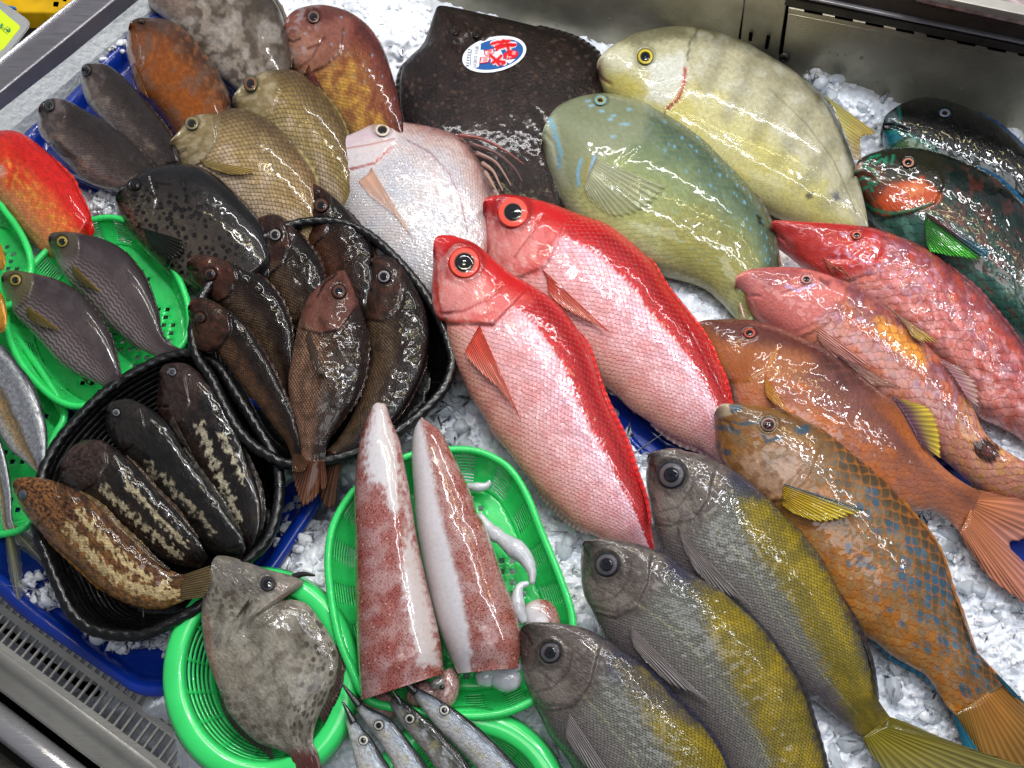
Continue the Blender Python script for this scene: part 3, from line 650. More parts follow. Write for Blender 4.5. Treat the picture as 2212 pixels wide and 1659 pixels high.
# lumps of ice left lying in the front blue tray
sp = []
for (x, y, rx, ry, n) in ((310, 1372, 125, 34, 120), (100, 1275, 55, 42, 70), (660, 1180, 60, 60, 130), (70, 1150, 40, 40, 40), (385, 1395, 45, 35, 40)):
    for k in range(n):
        a = rs.rand()*6.28; q = math.sqrt(rs.rand()); xx, yy = x+rx*q*math.cos(a), y+ry*q*math.sin(a)
        r = rs.choice([.004, .006, .009, .012], p=[.3, .35, .25, .1]); sp.append((xx, yy, -.040+r*.5+.018*(1-q)*rs.rand(), r))
chunks('ice_lumps', sp, 'pieces of melting ice left in the front blue tray')
# ---------------------------------------------------------------- trays, baskets, rail, foam, card
GREEN = simple('green_plastic', '#33d468', .28, coat=.35, var=.12, vs=25, bmp=.0006, bs=60)
GREEN2 = simple('bright_green_plastic', '#3bdc70', .22, coat=.5, var=.08, vs=25)
BLACKP = simple('black_plastic', '#0b0b0c', .34, coat=.25, var=.3, vs=60, bmp=.0008, bs=160)
BLUE = simple('blue_plastic', '#0a2f8f', .22, coat=.5, var=.25, vs=12, bmp=.0006, bs=50)
def basket(name, label, cat, rim, zr, zf, shrink, mat, style, n=144, rows=26, rimr=.0042, group=None, wallcurve=1.3, hole=.012, floor=True, ctr=None, smoothrim=True):
    R = closed_ring(pts(rim), n); Wr = W(R[:, 0], R[:, 1], zr); c = Wr.mean(0)
    if ctr is not None: c = W(ctr[0], ctr[1], zf)
    root = empty(name, (c[0], c[1], zf)); tag(root, label, cat, group)
    L = np.sum(np.linalg.norm(np.roll(Wr, -1, 0)-Wr, axis=1))
    # rim
    if style == 'rope':
        v, f = tube(closed_ring(Wr, 420) if False else resample(np.vstack([Wr, Wr[:1]]), np.arange(480)/480), rimr, 14, True, 3, 2*math.pi*round(L/.014)/L, .07)
        build('rim', v, f, mat, root)
    elif style == 'round':
        V = []; prof = [(-.004, -.010), (.0, -.002), (.003, .0), (.010, .001), (.016, -.0005), (.019, -.004)]
        nrm = Wr-c; nrm[:, 2] = 0; nrm /= np.linalg.norm(nrm, axis=1)[:, None]
        for a, z in reversed(prof): V.append(Wr-nrm*a+[0, 0, z])
        V = np.stack(V, 1); m = V.shape[1]; f = np.vstack([grid_faces(n, m), np.stack([(n-1)*m+np.arange(m-1), (n-1)*m+np.arange(1, m), np.arange(1, m), np.arange(m-1)], -1)])
        build('rim', V.reshape(-1, 3), f, GREEN2, root, thick=.0015)
    else:
        q = resample(np.vstack([Wr, Wr[:1]]), np.arange(360)/360)
        v, f = tube(q, rimr, 10, True, 2, 2*math.pi*round(L/.006)/L, .10); build('rim', v, f, mat, root)
    # wall
    t = np.linspace(0, 1, rows); inset = .019 if style == 'round' else .0
    nrm = Wr-c; nrm[:, 2] = 0; rl = np.linalg.norm(nrm, axis=1)[:, None]; nrm = nrm/rl
    S = Wr-nrm*inset
    Bt = c+(S-c)*shrink; Bt[:, 2] = zf
    w = t**wallcurve; V = S[None]*(1-w[:, None, None])+Bt[None]*w[:, None, None]; V[..., 2] = zr+(zf-zr)*(1-(1-t[:, None])**wallcurve)-(.004 if style == 'round' else 0)
    if style == 'rope': V = V-nrm[None]*(.0022*np.sin(np.arange(rows)*math.pi/1.5))[:, None, None]; 
    F_ = grid_faces(rows, n, True).reshape(rows-1, n, 4); keep = np.ones((rows-1, n), bool)
    i = np.arange(rows-1)[:, None]+0*np.arange(n)[None]; j = np.arange(n)[None]+0*i
    if style == 'slat': keep = ~((i % 2 == 1) & ((j//4) % 2 == 0) & (i > 2) & (i < rows-4))
    if style == 'round':
        rib = (j % 12) < 1; mid = (i > rows*.52) & (i < rows*.60); keep = ~((i % 2 == 1) & ~rib & ~mid)
    wl_ = build('wall', V.reshape(-1, 3), F_[keep].reshape(-1, 4)[:, ::-1].copy(), mat, root, smooth=True, thick=.0016 if style != 'rope' else .002)
    if style == 'rope':
        pass
    if not floor: return root
    # floor
    if style == 'round':
        rr = np.linspace(1, .03, 20); Fl = c+(Bt-c)[None]*rr[:, None, None]; Fl[..., 2] = zf-.0005
        F_ = grid_faces(20, n, True).reshape(19, n, 4); i = np.arange(19)[:, None]+0*np.arange(n)[None]; j = np.arange(n)[None]+0*i
        keep = ~((i % 2 == 1) & ((j % 12) >= 1))
        build('floor', Fl.reshape(-1, 3), F_[keep].reshape(-1, 4)[:, ::-1].copy(), mat, root, thick=.0016)
    else:
        lo, hi = Bt.min(0), Bt.max(0); st = hole*.5; nx = int((hi[0]-lo[0])/st)+2; ny = int((hi[1]-lo[1])/st)+2
        X, Y = np.meshgrid(lo[0]+np.arange(nx)*st, lo[1]+np.arange(ny)*st, indexing='ij')
        V = np.stack([X, Y, np.full_like(X, zf-.001)], -1).reshape(-1, 3); F_ = grid_faces(nx, ny)
        cen = V[F_].mean(1); ins = sdpoly(cen[:, 0], cen[:, 1], Bt[:, :2]) ; gi, gj = np.divmod(np.arange(len(F_)), ny-1)
        holes = (gi % 2 == 0) & (gj % 2 == 0) & (ins < -st*2.2) if style == 'slat' else np.zeros(len(F_), bool)
        if style == 'slat': holes &= (_h((gi//8).astype(float), (gj//6).astype(float), 3) < .75)
        build('floor', V, F_[(ins < st*.3) & ~holes][:, ::-1].copy(), mat, root, smooth=False, thick=.0016)
    return root
def tray(label, rim, zr, zf, shrink, nm='blue_tray', lip=.012):
    n = 120; R = closed_ring(pts(rim), n); Wr = W(R[:, 0], R[:, 1], zr); c = Wr.mean(0); nrm = Wr-c; nrm[:, 2] = 0; nrm /= np.linalg.norm(nrm, axis=1)[:, None]
    B_ = c+(Wr-c)*shrink; B_[:, 2] = zf; M = Wr*.5+B_*.5
    prof = [Wr+[0, 0, -.006], Wr+[0, 0, 0.], Wr-nrm*lip*.5+[0, 0, .001], Wr-nrm*lip+[0, 0, -.001], (Wr-nrm*lip)*.45+B_*.55+[0, 0, -.002], B_+[0, 0, .002]]
    for q in (.97, .7, .4, .1): a = c+(B_-c)*q; a[:, 2] = zf; prof.append(a)
    V = np.stack(prof, 0); f = grid_faces(len(prof), n, True)[:, ::-1].copy()
    o = build(nm, V.reshape(-1, 3), f, BLUE, thick=.002); tag(o, label, 'tray', 'blue trays under the fish'); return o
tray('long blue plastic tray in front, under the black baskets', '-280,1180 -60,1240 60,1335 250,1465 300,1496 360,1500 410,1478 430,1440 520,1330 640,1160 700,1040 640,900 300,800 -100,760 -330,900', -.020, -.042, .9)
tray('blue tray sticking out under the dark grey fish at upper left', '50,292 130,225 230,120 300,55 330,30 420,60 600,330 520,440 330,470 240,432 150,395 60,345', -.004, -.03, .9)
tray('dark blue tray showing between the two red fish', '1285,820 1340,845 1420,905 1560,960 1640,1060 1500,1100 1400,1000 1320,900', -.012, -.022, .92)
tray('blue tray showing below the tail of the orange brown goatfish', '1940,1050 2010,1085 2090,1150 2140,1230 2240,1290 2330,1200 2200,1050 2050,980', -.010, -.022, .92)
basket('green_basket', 'green oblong plastic basket holding two striped grunts', 'basket', '240,470 290,487 340,535 385,600 408,670 403,730 368,766 298,797 233,838 187,876 130,868 73,820 35,765 14,700 22,640 70,575 130,515 180,482', .024, -.006, .85, GREEN, 'slat', group='green baskets')
basket('green_basket', 'green basket mostly outside the picture at the left edge', 'basket', '-20,432 15,462 45,505 64,550 66,590 52,625 20,660 -80,690 -200,640 -220,520 -120,440', .036, .0, .83, GREEN, 'slat', group='green baskets')
basket('green_basket', 'green basket under the silver fish beside the black basket', 'basket', '-120,690 0,700 60,760 130,868 138,905 112,950 88,1000 76,1060 66,1120 30,1150 -60,1150 -160,1100', .008, -.016, .84, GREEN, 'slat', group='green baskets')
basket('green_basket', 'green oblong basket holding two squid', 'basket', '980,971 1030,975 1074,993 1107,1020 1140,1075 1168,1146 1212,1255 1236,1335 1230,1400 1195,1480 1130,1524 1060,1545 960,1545 860,1530 795,1510 757,1440 730,1370 714,1280 709,1200 722,1130 765,1060 830,1010 900,980', .034, .0, .80, GREEN, 'slat', group='green baskets')
th_ = np.arange(24)/24*2*math.pi
basket('green_round_basket', 'round green sieve basket under the filefish', 'basket', np.c_[560+206*np.cos(th_), 1462+232*np.sin(th_)], .030, -.03, .62, GREEN2, 'round', n=180, rows=24, group='green baskets', wallcurve=1.1)
basket('green_round_basket', 'round green sieve basket under the four halfbeaks', 'basket', np.c_[1010+214*np.cos(th_), 1752+216*np.sin(th_)], .030, -.03, .62, GREEN2, 'round', n=180, rows=24, group='green baskets', wallcurve=1.1)
B1 = '423,766 367,770 300,800 233,843 167,906 123,960 95,1015 82,1080 82,1143 100,1199 127,1266 153,1319 187,1353 233,1369 277,1373 317,1369 367,1346 417,1319 455,1290 533,1213 575,1170 595,1120 604,1053 596,995 560,930 510,850 470,790'
basket('black_basket', 'black plastic basket with rope pattern rim holding four striped rockfish', 'basket', B1, .032, -.036, .80, BLACKP, 'rope', rows=34, rimr=.0062, group='black baskets')
B2 = '425,768 418,700 450,620 520,550 620,490 710,478 785,500 850,553 910,623 950,690 974,760 977,790 955,845 887,913 800,965 720,992 627,1003 583,986 547,963 513,926 484,875 455,815'
basket('black_basket', 'black plastic basket with rope pattern rim holding six brown rockfish', 'basket', B2, .042, -.020, .80, BLACKP, 'rope', rows=34, rimr=.0062, group='black baskets')
_sp = []
_r = np.random.RandomState(5)
for k in range(90):
    t = _r.rand(); _sp.append((232+t*60-t*12+_r.randn()*14, 112-t*72+_r.randn()*12, -.012+.01*_r.rand(), _r.choice([.004, .006, .009])))
for k in range(60): _sp.append((225+_r.randn()*14, 440+_r.randn()*14, -.004+.006*_r.rand(), _r.choice([.004, .006, .009])))
chunks('ice_bits', _sp, 'bits of ice in the upper left blue tray')
# --- left rail, foam box, card, yellow crate
rail = empty('steel_rail', W(100, 100, .0)); tag(rail, 'grey steel rail running along the left end of the counter', 'rail')
def band(q0, q1, name, mat, par, z0, z1, drop):
    a = W(*q0[0], z0), W(*q0[1], z0), W(*q1[1], z1), W(*q1[0], z1); v = list(a)+[p-np.array([0, 0, drop]) for p in a]
    f = [(0, 1, 2, 3), (7, 6, 5, 4), (0, 4, 5, 1), (1, 5, 6, 2), (2, 6, 7, 3), (3, 7, 4, 0)]
    o = build(name, v, f, mat, par, smooth=False); md = o.modifiers.new('bev', 'BEVEL'); md.width = .0025; md.segments = 3; return o
band([(-150, 255), (330, -135)], [(-150, 320), (350, -85)], 'face', S_RAIL, rail, .052, .05, .09)
band([(-150, 243), (330, -143)], [(-150, 255), (330, -134)], 'edge', steel('bright_steel', '#d8d6dc', .25, .8, .05), rail, .056, .054, .01)
FOAM = simple('white_foam', '#c9ced0', .55, var=.12, vs=14, bmp=.003, bs=120)
foam = empty('foam_box', W(150, 170, 0)); tag(foam, 'white foam box edge with yellowed dirt beside the steel rail', 'foam box')
band([(-150, 321), (350, -84)], [(-150, 430), (420, -60)], 'rim', FOAM, foam, .045, .004, .05)
YEL = simple('yellow_plastic', '#e8b60c', .4, coat=.3, var=.25, vs=20)
cr = empty('yellow_crate', W(70, 0, .02)); tag(cr, 'yellow plastic crate behind the steel rail with a blue band', 'crate')
band([(-60, -60), (190, -60)], [(-60, 24), (150, 28)], 'side', YEL, cr, .03, .0, .05)
band([(0, 8), (34, 14)], [(0, 12), (34, 19)], 'blue_band', simple('blue_band', '#4d86c8', .5), cr, .016, .014, .004)
band([(114, 2), (127, 2)], [(112, 12), (124, 13)], 'hole', BLACKV, cr, .023, .014, .003)  # black plate laid on the side, colour stands in for a hole's shade
band([(136, -8), (144, -8)], [(134, 0), (142, 1)], 'hole', BLACKV, cr, .026, .020, .003)  # second black plate, again the shade of a hole as colour
dk = prism('-150,-60 330,-60 330,-140 160,8 -20,150 -150,250', -.05, -.03, 'case_well', simple('gap_shade', '#0c0b09', .6, var=.4, vs=40)); tag(dk, kind='structure', label='dark gap behind the steel rail', cat='gap')  # floor painted near black for the shade down in the gap
card = empty('price_card', W(20, 60, .05)); tag(card, 'yellow green price card in a clear sleeve with green handwriting', 'price card')
prism('-60,-40 0,2 55,40 61,47 59,58 30,96 4,128 -60,200', .0460, .0485, 'clear_sleeve', simple('clear_plastic', '#a9abaa', .12, coat=.8, var=.1, vs=30), card, bev=.001)
prism('-55,0 0,20 42,55 43,60 8,104 0,110 -55,170', .0486, .0492, 'paper', simple('lime_paper', '#d8f02a', .6), card)
INK = simple('green_ink', '#1c8f66', .5)
def stroke(L, w, z, name, mat, par):
    p = pts(L); p = resample(crom(p), np.linspace(0, 1, 14)); q = W(p[:, 0], p[:, 1], z); v, f = tube(q, w, 6); v = np.asarray(v); v[:, 2] = z+(v[:, 2]-z)*.15
    return build(name, v, f, mat, par)
for L, w in (('0,52 2,56 0,60', .0006), ('4,50 3,60', .0006), ('9,53 5,55', .0005), ('5,51 4,58 6,60 9,60', .0006), ('11,59 13,61', .0006), ('8,63 12,64', .0006), ('15,57 18,59', .0005), ('13,62 17,64 22,63', .0007), ('16,66 19,69 22,66', .0012), ('20,60 22,66', .0007), ('15,64 15,67 19,68 22,64 18,64', .0009)):
    stroke(L, w, .0497, 'handwriting', INK, card)
stroke('-20,44 0,60 17,74', .0003, .0496, 'ruled_line', simple('dark_line', '#3b4a10', .5), card)
# ---------------------------------------------------------------- the catch
SIL = skin('red_snapper_skin', 17, 11, .6, '#b8605a', 1.0, .30, .6, cellv=.12, fine=.12, glit=.2, wet=.6)
# two long red snappers
def red_paint(chin, headP):
    def f(P):
        P.cells(17, 11)
        P.grad([(0, '#e2a48f'), (.12, '#e8b2a2'), (.3, '#e9b5b4'), (.5, '#e3b1b6'), (.66, '#e6bcc8'), (.715, '#ecc8d4'), (.75, '#c4363c'), (.80, '#b82830'), (.88, '#aa1e26'), (.94, '#b8242a'), (1, '#c82a2c')], .010, 12, True)
        k_ = np.floor(P.um/9.); tri = 1-2*np.abs(P.um/9.-k_-.5); hgt_ = .02+.055*_h(k_, k_*0, 3)
        P.mix(.85*sst(-.006, .006, .735+hgt_*tri**1.3-P.v)*sst(.70, .725, P.v)*P.ur(.26, 1.1), '#ecc2cc')
        P.mot('#d8827c', 40, .15, .3, .35, m=P.vr(.0, .7))
        P.mix(.55*P.vr(.88, .93, .02)*P.ur(.25, .97), '#8e0d14')
        P.fill(headP, '#d8645e', 14, .85, 6, 18); P.mot('#efbdb8', 22, .15, .2, .55, m=P.fillw(headP, 6)*P.vr(-.2, .6)); P.mot('#b83a36', 30, .2, .2, .4, m=P.fillw(headP, 6))
        P.head(headP, 10)
    return f
hA = '920,490 1000,500 1060,545 1130,610 1150,650 1100,680 1060,700 1000,705 940,700 915,600'
def redA(P):
    red_paint(None, hA)(P)
    P.fill('925,480 1040,520 1200,640 1120,640 1040,590 1010,560 960,560', '#c2191d', 16, .9, 8)
    P.fill('950,610 1040,600 1060,640 1010,690 955,690', '#ecaaa5', 14, .55, 8)
    P.line('936,520 940,580 942,640 952,690', 5, '#c9302c', .6)
    P.line('1085,615 1050,650 1000,672 955,675', 2, '#b23a36', .7); P.line('1064,704 1030,694 955,692', 2.5, '#d2553c', .8)
    P.line('1122,648 1096,668 1064,704', 2.5, '#c04a44', .6); P.line('985,535 960,560 958,600', 5, '#f0b8b4', .4)
A = fish('red_snapper', 'long red snapper nearer the squid, red back over a silvery pink side, big black eye', 'fish',
  '935,545 938,520 950,508 985,510 1030,530 1070,563 1104,590 1164,625 1204,656 1230,686 1247,710 1267,743 1280,780 1287,806 1300,846 1317,886 1334,920 1354,963 1367,1003 1380,1036 1394,1073 1403,1120 1411,1166 1415,1195',
  '935,545 934,586 932,630 936,670 948,691 962,698 966,726 982,780 1000,820 1020,863 1044,900 1064,936 1097,976 1130,1020 1164,1060 1204,1100 1250,1139 1297,1163 1345,1185 1385,1200',
  SIL, redA, z=(.050, .080, .014, .032), k=.46, group='red snappers', nu=260, nv=110,
  grooves=[('1085,615 1050,650 1000,676 955,680', 1.6, 3.5), ('958,705 1000,698 1064,704', 2.2, 4), ('936,520 939,580 942,640 955,690', .9, 3), ('985,600 1010,612 1045,600', .8, 4), ('1235,700 1290,810 1345,945 1390,1060', 1.0, 3)],
  plates=[('950,697 1000,702 1064,700 1098,668 1124,640', 3.0, 50)])
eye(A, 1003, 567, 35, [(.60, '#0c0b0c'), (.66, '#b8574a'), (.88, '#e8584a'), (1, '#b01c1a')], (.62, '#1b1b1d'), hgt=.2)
fin(A, '1036,702 1022,728 1006,758', '1130,918 1108,880 1078,842 1045,812 1010,774', '#e2503e', '#ea8a76', off=(.0015, .006), rays=15, jag=.05, edgec='#dc4434')
edge_fin(A, 'd', .42, .93, 14, '#c81c20', '#d83a36', 'dorsal_fin', 30, lean=.6, drop=.004, jag=.04)
edge_fin(A, 'v', .66, .86, 16, '#dfa8a4', '#e9c0bb', 'anal_fin', 16, lean=.6, drop=.008, jag=.03)
hB = '1030,410 1100,415 1190,432 1230,470 1200,540 1160,600 1120,590 1040,560'
def redB(P):
    red_paint(None, hB)(P)
    P.fill('1035,400 1130,418 1260,462 1330,500 1250,510 1150,470 1060,470', '#c2191d', 16, .9, 8)
    P.fill('1050,480 1090,510 1150,490 1160,540 1120,580 1060,550', '#e9a29d', 14, .5, 8)
    P.line('1047,440 1050,490 1056,540', 5, '#c9302c', .6); P.line('1172,464 1150,500 1112,556', 2.2, '#a8302e', .7)
    P.line('1207,500 1190,530 1185,565', 2.5, '#c04a44', .6)
B = fish('red_snapper', 'long red snapper behind the other one, its tail end under the blue spotted parrotfish', 'fish',
  '1043,455 1044,435 1057,425 1097,421 1137,427 1187,438 1254,463 1304,480 1337,500 1370,528 1397,553 1420,583 1437,616 1474,663 1505,703 1525,730 1542,770 1562,810 1575,853 1582,885 1590,960 1600,1010',
  '1043,455 1043,500 1050,545 1065,600 1100,650 1160,712 1230,775 1300,830 1330,853 1360,883 1404,913 1437,936 1474,956 1508,970 1552,1000 1580,1030',
  SIL, redB, z=(.012, .058, .0, .030), k=.46, group='red snappers', nu=240, nv=100,
  grooves=[('1172,464 1150,500 1112,560', 1.4, 3.5), ('1047,440 1050,490 1058,540', .9, 3), ('1085,490 1120,500 1150,486', .8, 4), ('1400,570 1470,680 1530,790 1565,860', 1.0, 3)],
  plates=[('1120,600 1180,575 1205,530 1215,490', 2.6, 50)])
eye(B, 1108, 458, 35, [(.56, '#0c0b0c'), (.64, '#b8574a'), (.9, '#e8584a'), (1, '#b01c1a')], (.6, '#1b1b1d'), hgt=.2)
fin(B, '1170,580 1180,600 1185,628', '1322,722 1280,700 1235,676 1205,656 1188,636', '#e2503e', '#ea8a76', off=(.0015, .006), rays=15, jag=.05, edgec='#dc4434')
edge_fin(B, 'v', .74, .93, 18, '#dfa8a4', '#e9c8c3', 'anal_fin', 10, lean=.7, drop=.006)
edge_fin(B, 'd', .42, .93, 10, '#c81c20', '#d83a36', 'dorsal_fin', 30, lean=.6, drop=.004, jag=.04)
# three yellow backed fusiliers
FUS = skin('fusilier_skin', 12, 8, .8, '#35332f', 1.3, .30, .7, cellv=.14, fine=.16, wet=.8)
def fus_paint(headP, band, lat, blue, cheek, pre='0,0 1,1', mth_='0,0 1,1'):
    def f(P):
        P.cells(12, 8)
        P.grad([(0, '#75686a'), (.15, '#786e70'), (.35, '#7f7b76'), (.55, '#78786f'), (.8, '#66675f'), (.93, '#4c4b50'), (1, '#2c2a38')], .03, 30, True)
        w = P.fillw(band, 20, 14, 14); P.mix(w*.95, '#857614'); P.mix(w*.6*sst(-.3, .4, P.nz(60, 2, 4)), '#a8921c'); P.mix(w*.25*sst(.1, .5, P.nz(30, 2, 14)), '#5f5612')
        P.fill(blue, '#454660', 20, .6, 8)
        P.fill(headP, '#645b55', 18, .95, 8); P.fill(cheek, '#8d847c', 18, .85, 8); P.mot('#8a7f78', 14, .1, .2, .4, m=P.fillw(headP, 8))
        P.head(headP, 14); P.mot('#4a3c40', 26, .25, .2, .4, m=1-P.scl)
        P.line(lat, 1.4, '#b5b48a', .45, nz=2, ns=8); P.line(pre, 2.2, '#4a3c3c', .55, nz=2); P.line(mth_, 2.5, '#3c3030', .8)
    return f
F22p = fus_paint('1385,950 1500,965 1580,1010 1560,1090 1500,1150 1440,1150 1390,1080', '1590,1085 1660,1085 1730,1160 1790,1250 1850,1390 1900,1530 1960,1570 1900,1640 1840,1560 1780,1430 1700,1280 1640,1200', '1520,1110 1600,1200 1680,1320 1770,1450 1850,1540', '1470,960 1570,1000 1640,1050 1600,1060 1500,1010', '1400,1040 1470,1060 1500,1110 1450,1160 1410,1110', '1425,1105 1465,1095 1492,1060 1500,1020', '1398,986 1410,1002 1418,1022')
F22 = fish('fusilier', 'grey fish with broad yellow back band, the one beside the blue spotted parrotfish', 'fish',
  '1399,990 1402,980 1424,972 1454,968 1480,974 1512,981 1558,1000 1608,1030 1642,1060 1682,1096 1728,1146 1775,1203 1808,1266 1838,1323 1868,1389 1885,1439 1893,1489 1900,1516 1925,1552',
  '1399,990 1395,1030 1398,1060 1404,1090 1412,1130 1430,1190 1465,1250 1520,1310 1580,1370 1650,1440 1735,1506 1762,1516 1795,1543 1835,1573 1868,1599',
  FUS, F22p, z=(.03, .068, .004, .024), k=.5, group='yellow backed fusiliers', nu=240, nv=100,
  grooves=[('1400,983 1408,1010 1406,1040', 1.2, 3), ('1410,1125 1460,1130 1500,1110', 1.6, 4), ('1430,1060 1460,1085 1490,1080', .7, 4)], plates=[('1405,1130 1450,1136 1500,1120 1530,1080 1540,1030', 2.4, 40)])
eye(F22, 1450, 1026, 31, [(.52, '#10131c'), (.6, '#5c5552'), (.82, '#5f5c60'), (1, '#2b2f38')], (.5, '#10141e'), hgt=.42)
fin(F22, '1462,1135 1470,1160 1478,1185', '1640,1330 1600,1300 1540,1270 1500,1230', '#8e8280', '#8f8986', off=(.001, .004), rays=12, jag=.05)
tail_fin(F22, '1960,1562 2045,1598 2130,1628 2240,1668 2150,1690 2010,1700 1940,1690 1895,1648 1872,1612', '#7f7420', '#827a48', zt=.012, rays=20, jag=.1)
edge_fin(F22, 'd', .36, .94, 12, '#2a2a30', '#33343a', 'dorsal_fin', 22, lean=.8, drop=.006)
F23p = fus_paint('1245,1150 1350,1160 1440,1195 1430,1270 1380,1330 1300,1340 1250,1280', '1500,1255 1560,1275 1610,1320 1680,1410 1740,1520 1790,1720 1700,1720 1650,1600 1590,1480 1540,1380', '1370,1300 1470,1370 1560,1480 1640,1600 1690,1700', '1380,1170 1480,1225 1560,1275 1530,1280 1430,1240', '1262,1250 1330,1260 1370,1300 1320,1335 1275,1310', '1290,1300 1330,1290 1358,1255 1365,1215', '1256,1176 1270,1192 1276,1212')
F23 = fish('fusilier', 'grey fish with broad yellow back band, between the two other fish of its kind', 'fish',
  '1257,1180 1260,1172 1270,1166 1304,1163 1354,1168 1404,1183 1454,1206 1475,1226 1518,1253 1558,1276 1608,1319 1648,1359 1688,1413 1722,1466 1742,1513 1758,1563 1775,1616 1786,1665 1800,1760',
  '1257,1180 1254,1210 1255,1240 1257,1266 1265,1295 1277,1316 1290,1345 1315,1395 1350,1440 1400,1500 1470,1570 1530,1640 1590,1760',
  FUS, F23p, z=(.034, .072, .018, .05), k=.5, group='yellow backed fusiliers', nu=230, nv=100,
  grooves=[('1262,1172 1272,1205 1268,1235', 1.2, 3), ('1277,1312 1330,1328 1372,1300', 1.6, 4), ('1290,1265 1330,1290 1370,1270', .7, 4)], plates=[('1280,1322 1330,1335 1375,1312 1400,1260 1405,1215', 2.4, 40)])
eye(F23, 1310, 1220, 27, [(.52, '#10131c'), (.6, '#5c5552'), (.82, '#5f5c60'), (1, '#2b2f38')], (.52, '#10141e'), hgt=.42)
fin(F23, '1362,1352 1362,1372 1368,1396', '1550,1535 1500,1500 1450,1480 1395,1430', '#968a88', '#948e8b', off=(.001, .004), rays=12, jag=.05)
edge_fin(F23, 'd', .36, .96, 12, '#26262c', '#303036', 'dorsal_fin', 22, lean=.8, drop=.006)
F24p = fus_paint('1110,1330 1240,1345 1320,1400 1290,1500 1240,1540 1160,1540 1120,1440', '1330,1430 1400,1460 1470,1540 1580,1640 1620,1740 1520,1740 1440,1620 1380,1520', '1250,1490 1310,1560 1370,1640 1420,1720', '1220,1350 1340,1410 1420,1480 1500,1560 1450,1550 1370,1500 1290,1440', '1130,1440 1200,1450 1240,1500 1200,1535 1150,1510', '1155,1495 1195,1485 1228,1450 1238,1405', '1124,1358 1140,1372 1150,1392')
F24 = fish('fusilier', 'grey fish with broad yellow back band at the bottom, nearest the squid basket', 'fish',
  '1124,1362 1127,1354 1136,1348 1150,1344 1204,1346 1254,1354 1297,1373 1337,1399 1387,1436 1420,1469 1454,1503 1475,1523 1508,1556 1535,1589 1558,1626 1572,1660 1610,1760',
  '1124,1362 1120,1389 1122,1410 1125,1430 1134,1473 1150,1516 1167,1549 1187,1589 1220,1633 1240,1665 1300,1760',
  FUS, F24p, z=(.040, .078, .03, .06), k=.5, group='yellow backed fusiliers', nu=220, nv=100,
  grooves=[('1133,1353 1143,1385 1138,1412', 1.2, 3), ('1145,1510 1190,1528 1230,1525', 1.6, 4), ('1160,1450 1200,1480 1240,1460', .7, 4)], plates=[('1150,1515 1190,1535 1238,1528 1275,1480 1290,1420', 2.4, 40)])
eye(F24, 1188, 1410, 24, [(.55, '#10131c'), (.62, '#5f5652'), (.84, '#5f5c60'), (1, '#2b2f38')], (.58, '#10141e'), hgt=.42)
fin(F24, '1230,1540 1225,1565 1222,1590', '1350,1720 1310,1690 1270,1660 1238,1620', '#948888', '#948e8b', off=(.001, .004), rays=10, jag=.05)
edge_fin(F24, 'd', .36, .96, 11, '#2a2a40', '#303040', 'dorsal_fin', 18, lean=.8, drop=.006)
# blue spotted orange parrotfish
PAR = skin('parrotfish_skin', 34, 24, .7, '#a8641c', .8, .33, .7, cellv=.18, fine=.22, wet=.9, lo=.26, hi=.46)
def p19(P):
    P.grad([(0, '#b8925c'), (.2, '#ab7d44'), (.45, '#8f7350'), (.7, '#70614a'), (.9, '#594c3a'), (1, '#50402a')], .08, 60)
    P.mot('#a89078', 55, .05, .3, .5, m=P.vr(.2, .85)); P.mot('#b5701a', 30, .1, .25, .7, m=P.vr(0, .6))
    hd = '1535,860 1640,865 1760,910 1800,980 1740,1060 1690,1120 1600,1060 1550,960'
    P.fill(hd, '#946a36', 20, .8, 10); P.fill('1590,990 1720,950 1770,1000 1720,1080 1630,1065', '#bb9a84', 22, .75, 16); P.fill('1560,880 1760,910 1790,940 1700,925 1600,900', '#5a4a34', 12, .6, 8); P.mot('#7a4a28', 24, .2, .2, .5, m=P.fillw(hd, 6)); P.head(hd, 18)
    P.fill('1545,872 1575,872 1580,895 1548,905', '#d9c4a8', 5, .8)
    for q in ('1575,875 1600,872 1605,885 1580,892', '1545,918 1580,920 1600,932 1598,942 1570,932 1545,930', '1572,910 1600,912 1640,908 1650,916 1600,920', '1558,968 1580,972 1578,984 1560,980', '1640,930 1660,948 1690,940 1690,950 1655,958', '1715,925 1745,915 1752,935 1725,940', '1540,950 1556,955 1556,970 1545,968'):
        P.fill(q, '#35566a', 3, .85, 3)
    w = P.vr(.25, .98, .1)*P.ur(.36, 1.0, .04); P.mix(.5*P.vr(.3, .9, .1)*sst(-.1, .4, P.nz(70, 2, 31)), '#7a6a54'); P.dots('#45667a', 34, .36, .9, 4, 1.25, w*sst(-.25, .1, P.nz(90, 2, 41)), .10, .55)
    P.dots('#4a7388', 22, .33, .85, 14, 1.2, P.vr(.25, .95, .1)*P.ur(.62, 1, .05), .1, .5)
    P.fill('1985,1240 2050,1230 2060,1290 2010,1290', '#3f5f72', 8, .8, 8); P.line('1915,1180 1880,1230 1840,1226', 10, '#456a80', .0)
    P.line('2085,1323 2115,1400 2150,1452', 3, '#d07a1c', .8)
